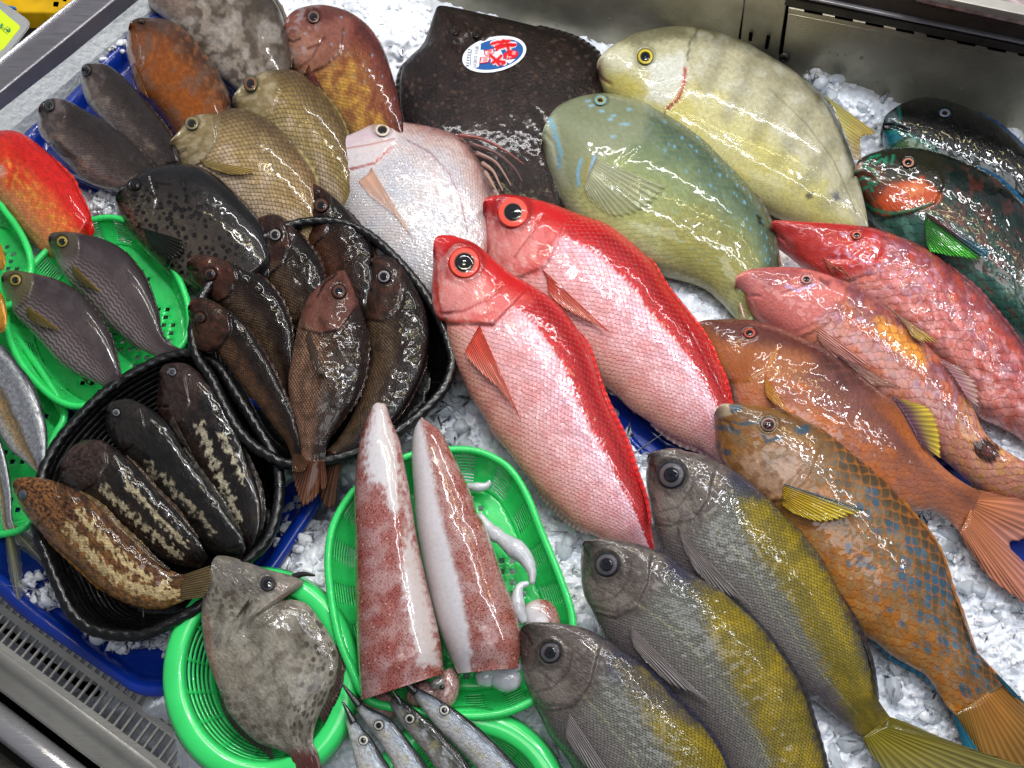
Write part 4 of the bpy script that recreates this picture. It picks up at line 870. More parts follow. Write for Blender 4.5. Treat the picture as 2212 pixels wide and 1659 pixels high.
F19 = fish('parrotfish', 'orange brown parrotfish covered in blue spots, with a yellow pectoral fin', 'fish',
  '1545,892 1550,880 1568,871 1625,875 1675,881 1715,893 1752,913 1782,926 1825,960 1858,990 1892,1020 1925,1053 1952,1086 1975,1113 2005,1149 2035,1199 2055,1263 2075,1313 2105,1396 2125,1423 2155,1456 2170,1478',
  '1545,892 1543,915 1547,953 1558,993 1595,1045 1660,1110 1720,1190 1770,1260 1820,1325 1852,1363 1892,1389 1925,1416 1972,1443 1998,1459 2025,1493 2048,1529 2068,1548',
  PAR, p19, z=(.030, .068, .010, .02), k=.46, nu=250, nv=110,
  grooves=[('1550,905 1575,915 1580,930', 1.2, 4), ('1650,1075 1700,1060 1740,1010', 1.2, 8)], plates=[('1640,1085 1700,1080 1745,1035 1765,985', 1.8, 45)])
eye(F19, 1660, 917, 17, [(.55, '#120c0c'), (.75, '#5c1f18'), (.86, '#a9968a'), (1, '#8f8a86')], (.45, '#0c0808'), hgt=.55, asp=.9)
fin(F19, '1694,1045 1690,1070 1690,1092', '1875,1105 1830,1120 1770,1128 1715,1110', '#b08c1c', '#c4aa2c', off=(.002, .009), rays=13, edgec='#2f4f5c')
tail_fin(F19, '2235,1535 2270,1640 2240,1720 2160,1720 2125,1670 2095,1600', '#a06c30', '#8a6a34', zt=.006, rays=20, c2='#7f6026')
edge_fin(F19, 'v', .70, .92, 16, '#1f6a8c', '#2380a0', 'anal_fin', 10, lean=.6, drop=.006)
fin(F19, '2150,1452 2160,1470', '2225,1530 2180,1496', '#2c6c80', '#2a7a92', 'caudal_keel', on=False, zb=.022, zt=.016, rays=4, jag=.02)
fin(F19, '2052,1530 2060,1552', '2125,1640 2112,1655 2090,1640', '#1d5a72', '#2a7a92', 'caudal_keel', on=False, zb=.018, zt=.008, rays=4, jag=.02)
edge_fin(F19, 'd', .34, .9, 7, '#8a5a24', '#c07828', 'dorsal_fin', 18, lean=.6, drop=.005)
# three goatfish at the right
GOAT = skin('goatfish_skin', 30, 21, .5, '#8a4a3a', .9, .3, .8, cellv=.14, fine=.2, wet=1.1, lo=.30, hi=.47)
def p18(P):
    P.grad([(0, '#cf9c88'), (.2, '#c58668'), (.45, '#a9694a'), (.7, '#7d4e40'), (.88, '#5f3c38'), (1, '#513230')], .05, 60)
    P.mot('#c9742e', 34, .1, .3, .6, m=P.vr(.1, .6)); P.mot('#8a5a58', 60, .1, .3, .45, m=P.vr(.3, .95))
    hd = '1490,680 1640,680 1740,725 1760,790 1680,840 1600,830 1510,770'
    P.fill(hd, '#a8683c', 20, .8, 10); P.fill('1490,680 1640,685 1750,735 1780,770 1680,750 1560,735', '#5f3634', 18, .9, 8); P.head(hd, 18)
    P.line('1576,826 1620,820 1660,795 1680,750', 2.5, '#c98a3a', .8); P.mix(.6*P.ur(.62, 1, .1)*P.vr(.8, 1.0, .06), '#c9742a'); P.mix(.5*P.ur(.8, 1, .1), '#c08064')
    P.scl *= .55
F18 = fish('goatfish', 'smooth orange brown goatfish with a yellow edged second dorsal fin', 'fish',
  '1500,710 1503,698 1520,692 1542,690 1602,689 1642,695 1692,710 1742,733 1782,753 1825,786 1868,820 1908,850 1942,880 1965,916 1992,956 2025,996 2058,1026 2095,1050 2120,1062',
  '1500,710 1510,745 1535,790 1575,832 1590,880 1640,925 1720,975 1800,1020 1890,1070 1968,1103 2010,1103 2040,1118 2066,1142 2078,1158',
  GOAT, p18, z=(.004, .022, .008, .034), k=.46, nu=220, nv=90, bend=.022, group='goatfish',
  grooves=[('1576,826 1620,822 1660,795 1680,748', 1.2, 4)], plates=[('1576,828 1620,824 1662,797 1684,748', 1.6, 40)])
eye(F18, 1619, 719, 14, [(.5, '#121212'), (.62, '#7a2a22'), (.85, '#c05a48'), (1, '#7a3a34')], (.5, '#0b0b0d'), hgt=.5, asp=.85)
fin(F18, '1655,810 1652,830 1655,855', '1712,900 1705,895 1690,885 1672,872', '#d28e3e', '#d99a50', off=(.002, .012), rays=9, edgec='#d2661e')
fin(F18, '1790,756 1812,772 1835,790', '1945,838 1925,840 1890,836', '#8a5a58', '#a87a6a', 'dorsal_fin', on=False, zb=.052, zt=.062, rays=9, jag=.15)
fin(F18, '1925,858 1950,890 1975,935 1995,965', '1965,868 2010,885 2030,940 2032,990', '#5a3848', '#c9b03a', 'second_dorsal_fin', on=False, zb=.056, zt=.052, rays=13, jag=.08)
tail_fin(F18, '2130,1062 2212,1075 2280,1082 2280,1150 2215,1165 2180,1180 2230,1240 2250,1330 2205,1300 2170,1275 2135,1245 2092,1185', '#b8704c', '#bd8070', zt=.010, rays=26, c2='#c07858', jag=.04)
def p17(P):
    P.cells(30, 21)
    P.grad([(0, '#dd9c92'), (.2, '#d99a8c'), (.45, '#c68a82'), (.7, '#a86a66'), (.88, '#8e5458'), (1, '#83484a')], .06, 50, True)
    P.mot('#d4743c', 34, .12, .25, .5); P.mot('#b89ab8', 26, .3, .2, .5, m=P.vr(.4, .95))
    hd = '1580,560 1700,565 1800,590 1830,640 1780,680 1720,745 1640,700 1590,650'
    P.fill(hd, '#d27a74', 16, .9, 8); P.fill('1620,578 1730,576 1720,606 1660,622 1625,606', '#92484c', 14, .7, 8); P.fill('1590,600 1640,605 1650,640 1610,640', '#e89a96', 10, .7); P.head(hd, 18)
    P.fill('1890,685 1935,700 1985,745 2005,780 1990,795 1930,755 1890,715', '#e39a35', 12, .9, 10)
    P.mix(.55*P.ur(.72, 1, .08), '#e6a890'); P.mot('#dcae4c', 22, .1, .25, .5, m=P.ur(.68, .98))
    P.fill('2104,955 2130,948 2156,962 2160,985 2140,1003 2115,992 2102,975', '#140c0a', 4, .95, 7, 10); P.fill('2122,968 2142,965 2150,985 2128,990', '#6a3c38', 5, .7, 5)
    P.line('1700,618 1725,628 1760,615', 3, '#b8b0dc', .7, nz=4); P.fill('1770,600 1795,606 1792,618 1772,616', '#5a2c30', 5, .7, 4)
F17 = fish('goatfish', 'pink goatfish with a yellow saddle patch and a black spot near its tail', 'fish',
  '1590,618 1590,600 1600,590 1625,581 1675,576 1725,578 1765,586 1808,600 1848,616 1892,643 1935,676 1975,713 2008,750 2042,786 2075,836 2102,880 2125,930 2158,963 2212,996 2290,1030',
  '1590,618 1592,635 1608,655 1632,688 1665,712 1730,755 1810,805 1900,870 1990,950 2035,992 2068,1020 2108,1052 2160,1075 2220,1090 2290,1110',
  GOAT, p17, z=(.008, .050, .006, .04), k=.46, nu=230, nv=96, group='goatfish',
  grooves=[('1590,618 1615,640 1640,640', 1.6, 4), ('1690,635 1720,628 1760,612', 1.2, 5), ('1720,720 1790,690 1820,650', 1.0, 5)], plates=[('1720,735 1790,698 1826,650 1830,625', 1.6, 40)])
eye(F17, 1742, 603, 14, [(.5, '#101014'), (.62, '#c9a09a'), (.86, '#c88a84'), (1, '#8a4a48')], (.55, '#0b0b0d'), hgt=.5, asp=.8)
fin(F17, '1772,708 1765,725 1775,745', '1890,795 1860,790 1800,770', '#d08878', '#d28a80', off=(.001, .005), rays=9)
fin(F17, '1905,655 1930,675 1955,700', '2035,745 1995,742 1970,728', '#b07a68', '#c0a050', 'dorsal_fin', on=False, zb=.058, zt=.062, rays=8, jag=.15)
fin(F17, '2030,775 2060,815 2090,862', '2075,795 2110,830 2115,880', '#9a6a70', '#c09a90', 'second_dorsal_fin', on=False, zb=.056, zt=.056, rays=9, jag=.2)
edge_fin(F17, 'v', .76, .86, 16, '#d8b05c', '#e0c070', 'anal_fin', 8, lean=.9, drop=.004)
def p16(P):
    P.cells(30, 21)
    P.grad([(0, '#e0a098'), (.2, '#dc948a'), (.45, '#d6847e'), (.7, '#c06a6a'), (.88, '#9a4c52'), (1, '#7c383e')], .06, 50, True)
    P.mot('#e2aab0', 36, .15, .3, .6, m=P.vr(.2, .9)); P.mot('#c8502c', 30, .2, .25, .5); P.mot('#8a5a70', 50, .3, .2, .5, m=P.vr(.5, 1))
    hd = '1655,460 1780,465 1900,500 1920,560 1860,590 1800,610 1720,575 1670,530'
    P.fill(hd, '#c23a35', 16, .9, 8); P.fill('1680,480 1800,482 1870,500 1820,515 1720,505', '#a52a28', 12, .7, 8); P.fill('1668,500 1710,515 1715,545 1680,530', '#da7672', 10, .7); P.head(hd, 18)
    P.mot('#cfb0d0', 18, .35, .15, .6, m=P.ur(.2, .5)*P.vr(.4, .9))
F16 = fish('goatfish', 'deep red goatfish lying above the pink goatfish, with torn pale scales', 'fish',
  '1666,496 1666,484 1675,476 1725,478 1775,480 1842,485 1892,493 1942,510 1975,523 2022,550 2062,583 2102,616 2135,650 2168,690 2192,720 2212,750 2290,860',
  '1666,496 1670,515 1678,535 1705,556 1740,585 1800,625 1900,690 2010,780 2090,865 2118,903 2158,922 2192,940 2212,955 2290,1010',
  GOAT, p16, z=(.008, .050, .006, .048), k=.46, nu=210, nv=90, group='goatfish', lump=.08,
  grooves=[('1668,500 1695,520 1710,540', 1.6, 4), ('1790,560 1830,560 1870,530', 1.2, 5)], plates=[('1800,620 1880,590 1905,545 1908,510', 1.6, 40)])
eye(F16, 1851, 508, 13, [(.5, '#101014'), (.64, '#e0a098'), (.86, '#c8503c'), (1, '#8a2a24')], (.6, '#0b0b0d'), hgt=.5, asp=.8)
fin(F16, '1778,553 1785,572 1800,595', '1850,612 1838,600 1815,570', '#c85a48', '#cc7a64', off=(.001, .006), rays=8)
edge_fin(F16, 'd', .52, .85, 10, '#7a3a44', '#8a5054', 'dorsal_fin', 12, lean=.9, drop=.002)
def barbel(F, L, z, r=.0022, col='#d8a898'):
    p = resample(crom(pts(L)), np.linspace(0, 1, 16)); zz = np.linspace(z, z-.008, 16)
    v, f = tube(W(p[:, 0], p[:, 1], zz), np.linspace(r, r*.6, 16), 8); build('barbel', v, f, simple('barbel_skin', col, .3, coat=.6), F['o'])
barbel(F16, '1676,536 1684,552 1690,574', .022); barbel(F17, '1594,638 1600,662 1608,688', .022)
# two parrotfish at upper right
DPAR = skin('dark_parrotfish_skin', 30, 22, .5, '#10201c', .8, .28, .9, cellv=.2, fine=.25, wet=1.5)
def p15(P):
    P.grad([(0, '#4a7a6c'), (.25, '#2f5a50'), (.5, '#26463e'), (.75, '#15302c'), (.9, '#0c1c1a'), (1, '#10221c')], .06, 60)
    P.mot('#5a3028', 40, .15, .2, .7, m=P.ur(.45, 1)*P.vr(.3, 1)); P.mot('#6f9a8a', 40, .25, .2, .5, m=P.vr(.1, .5)); P.mot('#7e3a30', 16, .2, .2, .5, 3., m=P.ur(.4, 1)*P.vr(.05, .7))
    hd = '1835,330 1900,310 2030,325 2050,390 2040,440 1960,470 1880,470 1850,430'
    P.fill(hd, '#2c2a1e', 14, .9, 8); P.head(hd, 20)
    P.fill('1890,410 1940,395 1990,385 2036,420 2020,440 1960,455 1905,460 1885,440', '#b84e22', 10, .95, 10, 20); P.fill('1845,370 1900,360 1920,400 1890,440 1860,430', '#5c2e1c', 12, .8, 8)
    P.fill('1950,400 1990,392 2005,410 1970,425', '#d8885a', 8, .6, 6)
    for L in ('1845,372 1862,362 1885,366 1895,380', '1848,398 1862,385 1880,385', '1855,425 1860,410 1878,402 1885,412', '1870,355 1880,340 1900,335', '1890,352 1905,345 1915,350', '1868,440 1885,452 1930,462 1990,448 2010,440', '1875,395 1890,398 1896,390', '1915,340 1910,356', '1930,336 1926,352'): P.line(L, 3, '#1c7a5c', .9, nz=2)
    P.fill('1845,358 1862,352 1862,366 1846,370', '#c9a08a', 4, .7)
F15 = fish('parrotfish', 'dark green parrotfish with an orange cheek, wavy green lines and a bright green pectoral fin', 'fish',
  '1844,382 1848,360 1858,343 1892,327 1942,318 1992,320 2042,333 2092,353 2142,377 2175,403 2212,440 2290,520',
  '1844,382 1845,400 1852,430 1868,462 1895,495 1940,535 2000,585 2080,645 2170,712 2230,760 2290,800',
  DPAR, p15, z=(.008, .055, .006, .05), k=.44, nu=190, nv=100,
  grooves=[('1846,385 1862,378 1880,384', 1.2, 4)], plates=[('1890,475 1960,462 2020,440 2040,400 2030,360', 1.8, 45)])
eye(F15, 1962, 351, 15, [(.42, '#0c1014'), (.55, '#3a2018'), (.82, '#b07a68'), (1, '#24302a')], (.4, '#0a0c10'), hgt=.45, asp=.8)
fin(F15, '2002,462 1998,485 2000,520', '2130,560 2105,562 2060,556 2010,545', '#1f6a1c', '#3fae2a', off=(.003, .010), rays=13, edgec='#1a2a3a')
fin(F15, '1998,458 2003,466', '2135,540 2132,562', '#5a2f1c', '#16586a', 'fin_ray', off=(.006, .013), rays=2, jag=.0)
edge_fin(F15, 'd', .55, 1., 14, '#124a6a', '#1c5a86', 'dorsal_fin', 12, lean=.8, drop=.004)
def p14(P):
    P.grad([(0, '#2f5e52'), (.2, '#1e3a34'), (.4, '#101a18'), (.7, '#080d0b'), (1, '#0c1512')], .06, 50); P.mot('#33443c', 34, .25, .2, .5, m=P.vr(0, .55))
    P.fill('1900,290 1935,278 1950,300 1915,330 1900,320', '#1a7a92', 6, .9, 5); P.fill('1910,320 1960,295 2010,320 1980,350 1930,350', '#5f7f50', 10, .7, 10); P.line('1940,225 1945,255 1935,270', 3, '#16605a', .9); P.line('1915,285 1960,290 2010,315 2040,345', 4, '#1f7c6c', .7, nz=6)
    P.fill('1905,245 1935,240 1940,258 1912,266', '#6a7a80', 5, .6, 4); P.scl *= .6
F14 = fish('parrotfish', 'almost black parrotfish with turquoise lips against the steel wall', 'fish',
  '1907,280 1908,262 1915,247 1942,227 1975,213 2008,210 2048,217 2092,233 2142,260 2182,290 2212,320 2290,400',
  '1907,280 1906,295 1908,320 1925,345 1960,365 2040,390 2140,430 2220,480 2290,530',
  DPAR, p14, z=(.008, .050, .006, .045), k=.44, nu=150, nv=80, grooves=[('1908,270 1930,272 1960,282', 1.4, 4)])
eye(F14, 2041, 244, 14, [(.45, '#0c1014'), (.72, '#6a6070'), (.85, '#2a3038'), (1, '#0f4a52')], (.42, '#0a0c10'), hgt=.45, asp=.75)
edge_fin(F14, 'd', .5, 1., 10, '#143c62', '#1c4a7a', 'dorsal_fin', 10, lean=.8, drop=.004)
# trevally and tuskfish
TREV = skin('trevally_skin', 7, 5, .12, None, .35, .36, .45, cellv=.12, fine=.2, wet=.5)
def p12(P):
    P.grad([(0, '#b3ad7c'), (.2, '#bdb782'), (.4, '#c0ba86'), (.6, '#bbb698'), (.8, '#b2ad92'), (.93, '#a09b83'), (1, '#6e6a48')], .10, 80)
    P.mot('#bdb150', 90, .1, .3, .4, m=P.vr(.1, .6)); P.mot('#c3c3b4', 40, .2, .25, .5, m=P.vr(.5, 1))
    for a, b in (((1560, 90), (1525, 190)), ((1625, 130), (1570, 250)), ((1690, 180), (1630, 300)), ((1745, 240), (1680, 350)), ((1795, 310), (1730, 400)), ((1490, 75), (1470, 140)), ((1830, 400), (1780, 440))):
        P.line([a, ((a[0]+b[0])/2+6, (a[1]+b[1])/2), b], 15, '#6d6b52', .38, 13, 10, 40)
    P.fill('1290,110 1340,70 1440,50 1500,60 1490,150 1470,200 1440,235 1300,210', '#b5b290', 12, .5, 10)
    P.fill('1400,130 1480,110 1485,170 1440,225 1400,215', '#cfd0c8', 12, .8, 10); P.fill('1302,120 1350,100 1372,128 1370,150 1320,150', '#cfccb4', 8, .7, 6); P.fill('1300,165 1350,160 1400,200 1350,215 1310,200', '#b9ab4c', 10, .6, 8)
    P.fill('1320,85 1400,60 1470,57 1500,80 1440,85 1380,100', '#6f6c50', 10, .8, 8)
    P.line('1480,148 1478,180 1466,212 1442,234', 3.5, '#a8382e', .9, nz=2); P.line('1290,158 1303,168 1315,180', 3, '#c88a7a', .7)
    P.line('1508,60 1490,95 1484,130', 2.2, '#4d4a38', .7); P.fill('1740,420 1756,414 1758,426 1745,434', '#3b3c3a', 3, .8, 3); P.fill('1796,420 1812,416 1816,430 1802,434', '#50555e', 4, .8, 4)
    P.line('1660,190 1740,265 1800,345 1850,460', 1.6, '#6c6848', .5); P.scl *= .8
    P.fill('1285,130 1300,138 1300,180 1288,172', '#cfa99a', 5, .7)
F12 = fish('trevally', 'large pale yellow trevally with faint grey bars and a yellow ringed eye', 'fish',
  '1289,148 1291,132 1300,118 1330,93 1370,72 1420,60 1474,55 1508,57 1558,68 1608,88 1658,117 1708,147 1758,187 1792,227 1818,277 1838,327 1855,383 1870,450 1880,510 1885,540',
  '1289,148 1291,165 1299,190 1315,215 1360,262 1430,325 1520,390 1610,440 1700,480 1780,510 1850,535 1885,540',
  TREV, p12, z=(.010, .052, .0, .035), k=.40, nu=220, nv=110,
  grooves=[('1290,160 1305,175 1318,182', 1.8, 4), ('1508,60 1490,95 1484,130 1482,160', 1.4, 4), ('1400,215 1430,190 1480,170', .8, 6), ('1800,220 1830,290 1850,360', 1.6, 5)], plates=[('1440,238 1468,212 1481,175 1486,140 1500,90', 2.4, 50)])
eye(F12, 1394, 122, 19, [(.5, '#101418'), (.58, '#7a7330'), (.8, '#c4b23c'), (1, '#6c6a3a')], (.52, '#0d1116'), hgt=.42)
fin(F12, '1780,205 1800,235 1825,290 1845,345', '1890,285 1888,292 1860,300 1862,345', '#a39a58', '#a8913c', 'dorsal_fin', on=False, zb=.062, zt=.064, rays=12, jag=.04, c2='#8c7a60')
TUSK = skin('tuskfish_skin', 19, 13, .35, '#7a7c40', .45, .32, .7, cellv=.12, fine=.16, wet=.8)
def p13(P):
    P.grad([(0, '#b9bc9c'), (.15, '#b5b783'), (.35, '#a3a568'), (.55, '#8b9564'), (.75, '#6c7d62'), (.9, '#56685a'), (1, '#58604e')], .07, 70)
    hd = '1165,210 1300,195 1400,215 1400,300 1290,350 1240,420 1180,360'
    P.fill(hd, '#8d9278', 22, .85, 12); P.fill('1200,235 1300,200 1400,215 1380,260 1260,270', '#7d8468', 18, .7, 10); P.head(hd, 30)
    P.fill('1170,290 1195,250 1212,330 1225,400 1200,400 1178,340', '#b9bba4', 12, .8, 6)
    P.fill('1400,480 1520,440 1620,520 1640,620 1540,640 1470,600', '#94853a', 30, .5, 20)
    P.line('1188,258 1200,290 1210,330 1208,360', 5, '#7fb4cc', .75, nz=4); P.line('1255,345 1248,370 1250,400', 3.5, '#7fb0cc', .8); P.line('1285,338 1278,360 1268,400', 3.5, '#8fb4d8', .8); P.line('1270,345 1262,400', 4, '#a08a3c', .6)
    for x, y in ((1270, 218), (1278, 228), (1300, 240), (1325, 250), (1318, 258), (1360, 236), (1345, 268), (1325, 295), (1355, 268)): P.fill([(x-6, y-1), (x+5, y-3), (x+6, y+1), (x-5, y+3)], '#8fc0e0', 2.5, .7)
    P.dots('#78aac8', 20, .14, .9, 6, 1., P.vr(.74, .97, .06)*P.ur(.42, 1), .06, .7)
    P.dots('#7fb0b8', 24, .09, .6, 9, .6, P.vr(.1, .66, .08)*P.ur(.5, .95), .05, .7)
    P.fill('1632,460 1645,470 1650,488 1640,484', '#15161a', 4, .9)
F13 = fish('tuskfish', 'olive green tuskfish with small bright blue dots and streaks and a small eye', 'fish',
  '1170,305 1172,285 1180,263 1200,233 1237,213 1277,203 1330,203 1387,217 1437,240 1475,259 1525,293 1568,340 1608,387 1638,430 1662,477 1675,520 1683,560 1690,610',
  '1170,305 1172,330 1180,362 1197,402 1217,445 1245,490 1300,540 1370,575 1430,597 1475,608 1520,624 1555,652 1590,690 1610,712',
  TUSK, p13, z=(.010, .056, .0, .026), k=.46, nu=220, nv=110,
  grooves=[('1178,290 1195,310 1205,350', 1., 5), ('1400,220 1395,290 1330,345 1270,400', .9, 6)], plates=[('1250,430 1330,360 1390,310 1408,240', 1.2, 55)])
eye(F13, 1297, 216, 15, [(.42, '#11131a'), (.56, '#a88a3c'), (.8, '#78a0a0'), (1, '#5c7a74')], (.42, '#0d0f16'), hgt=.45, asp=.8)
fin(F13, '1288,342 1275,370 1262,405', '1440,405 1420,430 1385,455 1325,468 1272,432', '#a9ac8a', '#a5a884', off=(.0005, .002), rays=14, jag=.06, mat=fin_mat('clear_fin', .55, .4, .10))
edge_fin(F13, 'd', .45, .97, 9, '#5c5a48', '#6a6858', 'dorsal_fin', 18, lean=.7, drop=.003)
# white sea bream
BREAM = skin('silver_bream_skin', 11, 8, .5, '#a88a88', 1.1, .26, .6, cellv=.22, fine=.10, glit=.55, wet=.5)
def p10(P):
    P.cells(11, 8)
    P.grad([(0, '#d2ccc8'), (.2, '#dad7d8'), (.5, '#dedce0'), (.75, '#dcd4d4'), (.92, '#cfb6b0'), (1, '#a87870')], .06, 60, True)
    P.mot('#d8b4ae', 50, .2, .3, .18); P.mot('#c8cfdc', 60, .1, .3, .4, k=7)
    hd = '700,280 800,255 860,262 850,320 820,355 780,370 715,400 705,340'
    P.fill(hd, '#cfc3c4', 10, .7, 6); P.fill('717,330 722,306 790,280 860,266 830,290 740,322', '#c9b4be', 8, .7, 5); P.head(hd, 14)
    P.line('740,322 800,312 850,300', 2, '#b06a5c', .6); P.line('735,370 770,362 810,352 845,318', 2.2, '#b8483a', .75, nz=2)
    P.line('880,303 930,330 970,375 995,430 1010,500', 1.8, '#9a7a84', .8)
    P.fill('800,262 850,262 846,275 805,280', '#a88c5c', 5, .5)
F10 = fish('sea_bream', 'silvery white sea bream with a pinkish sheen and long dorsal spines', 'fish',
  '716,352 717,335 722,315 740,298 775,282 810,266 840,262 885,265 937,275 977,287 1004,303 1027,333 1044,363 1054,393 1060,423 1062,470 1056,530 1045,590 1030,630',
  '716,352 716,375 722,405 735,445 748,485 770,525 805,570 850,610 900,645 950,665 985,668',
  BREAM, p10, z=(.010, .040, .0, .014), k=.34, nu=200, nv=110,
  grooves=[('718,360 760,345 800,330', 1., 4), ('735,370 770,364 812,352 846,318', 1.2, 3.5)], plates=[('735,372 770,366 814,354 850,310', 1.4, 40)])
eye(F10, 826, 280, 18, [(.52, '#15120e'), (.6, '#8a7a5a'), (.84, '#d0c8c0'), (1, '#b09a86')], (.56, '#0c0a0a'), hgt=.4, asp=.85)
fin(F10, '803,362 795,375 775,392', '905,534 880,500 845,460 800,425', '#dcae96', '#e4bda8', off=(.0005, .002), rays=13, jag=.05, mat=fin_mat('clear_fin', .55, .4, .10))
for L, c_ in (('990,292 1040,300 1090,325 1132,355', '#8a4a44'), ('1015,310 1070,330 1110,362 1128,392', '#6a4a48'), ('1030,330 1070,350 1095,385 1104,402', '#9a7a70'), ('1042,352 1065,370 1080,400 1086,412', '#a88678'), ('1048,372 1060,390 1072,412 1078,420', '#a88678')):
    p = resample(crom(pts(L)), np.linspace(0, 1, 20)); v, f = tube(W(p[:, 0], p[:, 1], np.linspace(.044, .058, 20)), np.linspace(.0030, .0007, 20), 8)
    build('dorsal_spine', v, f, simple('spine_skin', c_, .3, coat=.5), F10['o'])
edge_fin(F10, 'd', .48, .78, 26, '#7a5450', '#9a7a74', 'dorsal_fin', 9, lean=.8, drop=.002, jag=.5)
# big dark flounder with its paper sticker
FLO = skin('flounder_skin', 12, 10, .0, None, .7, .4, .4, cellv=.0, fine=.3, wet=.8, fbump=.8, spots=[(15., .18, .42, '#4a3830', .55)])
def p11(P):
    P.grad([(0, '#1d1514'), (.3, '#2b2020'), (.6, '#2a1f1c'), (1, '#231a14')], .1, 60); P.mot('#3a2c28', 50, .1, .3, .6); P.mot('#120c0a', 30, .2, .2, .5); P.scl *= 0
    P.mix(.6*(1-P.vr(.06, .94, .03)), '#17110e')
F11 = fish('flounder', 'large dark brown flounder with rough skin and an oval paper sticker on it', 'fish',
  '942,18 950,12 977,15 1037,28 1104,43 1170,60 1220,77 1262,100 1290,135 1305,190 1300,260 1285,340 1250,420 1215,480',
  '942,18 936,35 915,92 884,123 868,150 863,193 868,250 888,310 935,370 1000,430 1080,480 1150,510',
  FLO, p11, z=(.004, .016, .0, .006), k=.17, nu=170, nv=110, pw=3., grooves=[('985,95 1020,110 1060,95', 3., 8), ('965,60 990,80 1015,60', -4., 9), ('1020,70 1045,82 1060,70', -4., 9), ('1000,120 1100,150 1200,300', .8, 6)])
edge_fin(F11, 'd', .30, .92, 22, '#241b18', '#1c1512', 'dorsal_fin', 34, lean=.3, drop=.004, jag=.12)
edge_fin(F11, 'v', .16, .80, 16, '#1d1614', '#171110', 'anal_fin', 30, lean=.3, drop=.006, jag=.12)
eye(F11, 1030, 72, 11, [(.5, '#0a0807'), (1, '#2a1e18')], (.5, '#050404'), hgt=.8); eye(F11, 984, 66, 10, [(.5, '#0a0807'), (1, '#2a1e18')], (.5, '#050404'), hgt=.8)
# reddish bream, bronze bream, groupers at upper left
REDB = skin('red_bream_skin', 11, 8, .45, '#5a2a20', .7, .33, .7, cellv=.2, fine=.3, wet=.8)
def p6(P):
    P.grad([(0, '#c79a72'), (.25, '#b98a4a'), (.5, '#9c6a3c'), (.75, '#7a4430'), (.92, '#5a2a24'), (1, '#4a2220')], .08, 60)
    P.mot('#c9a04a', 40, .1, .25, .6, m=P.vr(.1, .6)); P.mot('#7a3a30', 35, .2, .2, .5)
    hd = '600,0 700,0 760,40 750,110 700,150 640,150 600,90'
    P.fill(hd, '#8a5a50', 14, .9, 8); P.fill('625,25 700,8 750,30 700,50 650,40', '#5c2c26', 12, .8, 8); P.fill('615,80 660,70 700,100 670,140 635,140', '#b0826e', 12, .7, 8); P.mot('#b3a3a6', 18, .2, .25, .5, m=1-P.fillw('700,-10 900,100 900,400 600,400', 20)); P.head(hd, 14)
    P.dots('#8fb4d0', 26, .07, .8, 5, 1., P.vr(.4, .95), .04, .5); P.line('665,105 690,95 700,80', 3, '#5a2020', .7); P.line('612,84 632,90 648,84', 2.5, '#3a1a18', .8); P.line('640,150 672,128 690,95', 3, '#5a3028', .6); P.line('650,166 700,145 736,112 742,62', 3, '#4a2620', .6)
F6 = fish('red_bream', 'reddish brown sea bream with tiny blue dots on its back, beside the bare ice', 'fish',
  '612,70 613,55 620,38 636,22 667,12 700,10 737,18 764,30 794,53 817,83 834,117 847,160 860,207 867,243 872,285 870,330',
  '612,70 613,95 618,120 628,143 650,168 690,210 730,260 770,310 810,345 850,350',
  REDB, p6, z=(.012, .05, .004, .045), k=.42, nu=150, nv=80, grooves=[('613,85 630,88 645,82', 1.4, 3), ('665,108 690,96 702,78', 1.4, 3)], plates=[('650,165 700,145 738,110 742,60', 2, 40)])
eye(F6, 677, 36, 15, [(.5, '#14181c'), (.62, '#3a2a24'), (.85, '#7a5a50'), (1, '#2f1f1c')], (.55, '#0c0f12'), hgt=.5)
fin(F6, '668,140 662,152 666,168', '738,262 722,240 700,215 685,195', '#7a3a30', '#5a3a34', off=(.001, .005), rays=9)
BRZ = skin('bronze_bream_skin', 15, 10.5, .75, '#3d2c18', .9, .32, .75, cellv=.2, fine=.2, wet=.7, lo=.24, hi=.46)
def brz(hd, tone):
    def f(P):
        P.cells(15, 10.5)
        if tone: P.grad([(0, '#9a9070'), (.3, '#a3926a'), (.6, '#9a8556'), (.85, '#6f5c3a'), (1, '#54452c')], .05, 50, True)
        else: P.grad([(0, '#b3a08c'), (.25, '#b8a48a'), (.5, '#b0986e'), (.75, '#94805a'), (.9, '#6f5c40'), (1, '#54442e')], .05, 50, True)
        P.mot('#c8b4a4', 50, .15, .25, .5, m=P.vr(.1, .6)); P.fill(hd, '#8a7a58', 12, .85, 8); P.mot('#b9ae94', 22, .1, .3, .5, m=P.fillw(hd, 10)); P.head(hd, 14)
    return f
def p8(P):
    brz('355,240 430,240 470,250 470,300 440,345 400,360 365,350', 0)(P); P.line('367,326 388,330 402,324', 2.5, '#4a3c28', .8); P.line('400,372 440,348 468,300 462,255', 3, '#5f5038', .6); P.line('395,345 425,328 445,290', 2.5, '#6a5c44', .5); P.fill('640,330 690,400 680,470 600,420', '#a3825a', 20, .4); P.dots('#8a3a2a', 40, .06, .7, 8, 1., P.ur(.5, 1), .05, .4)
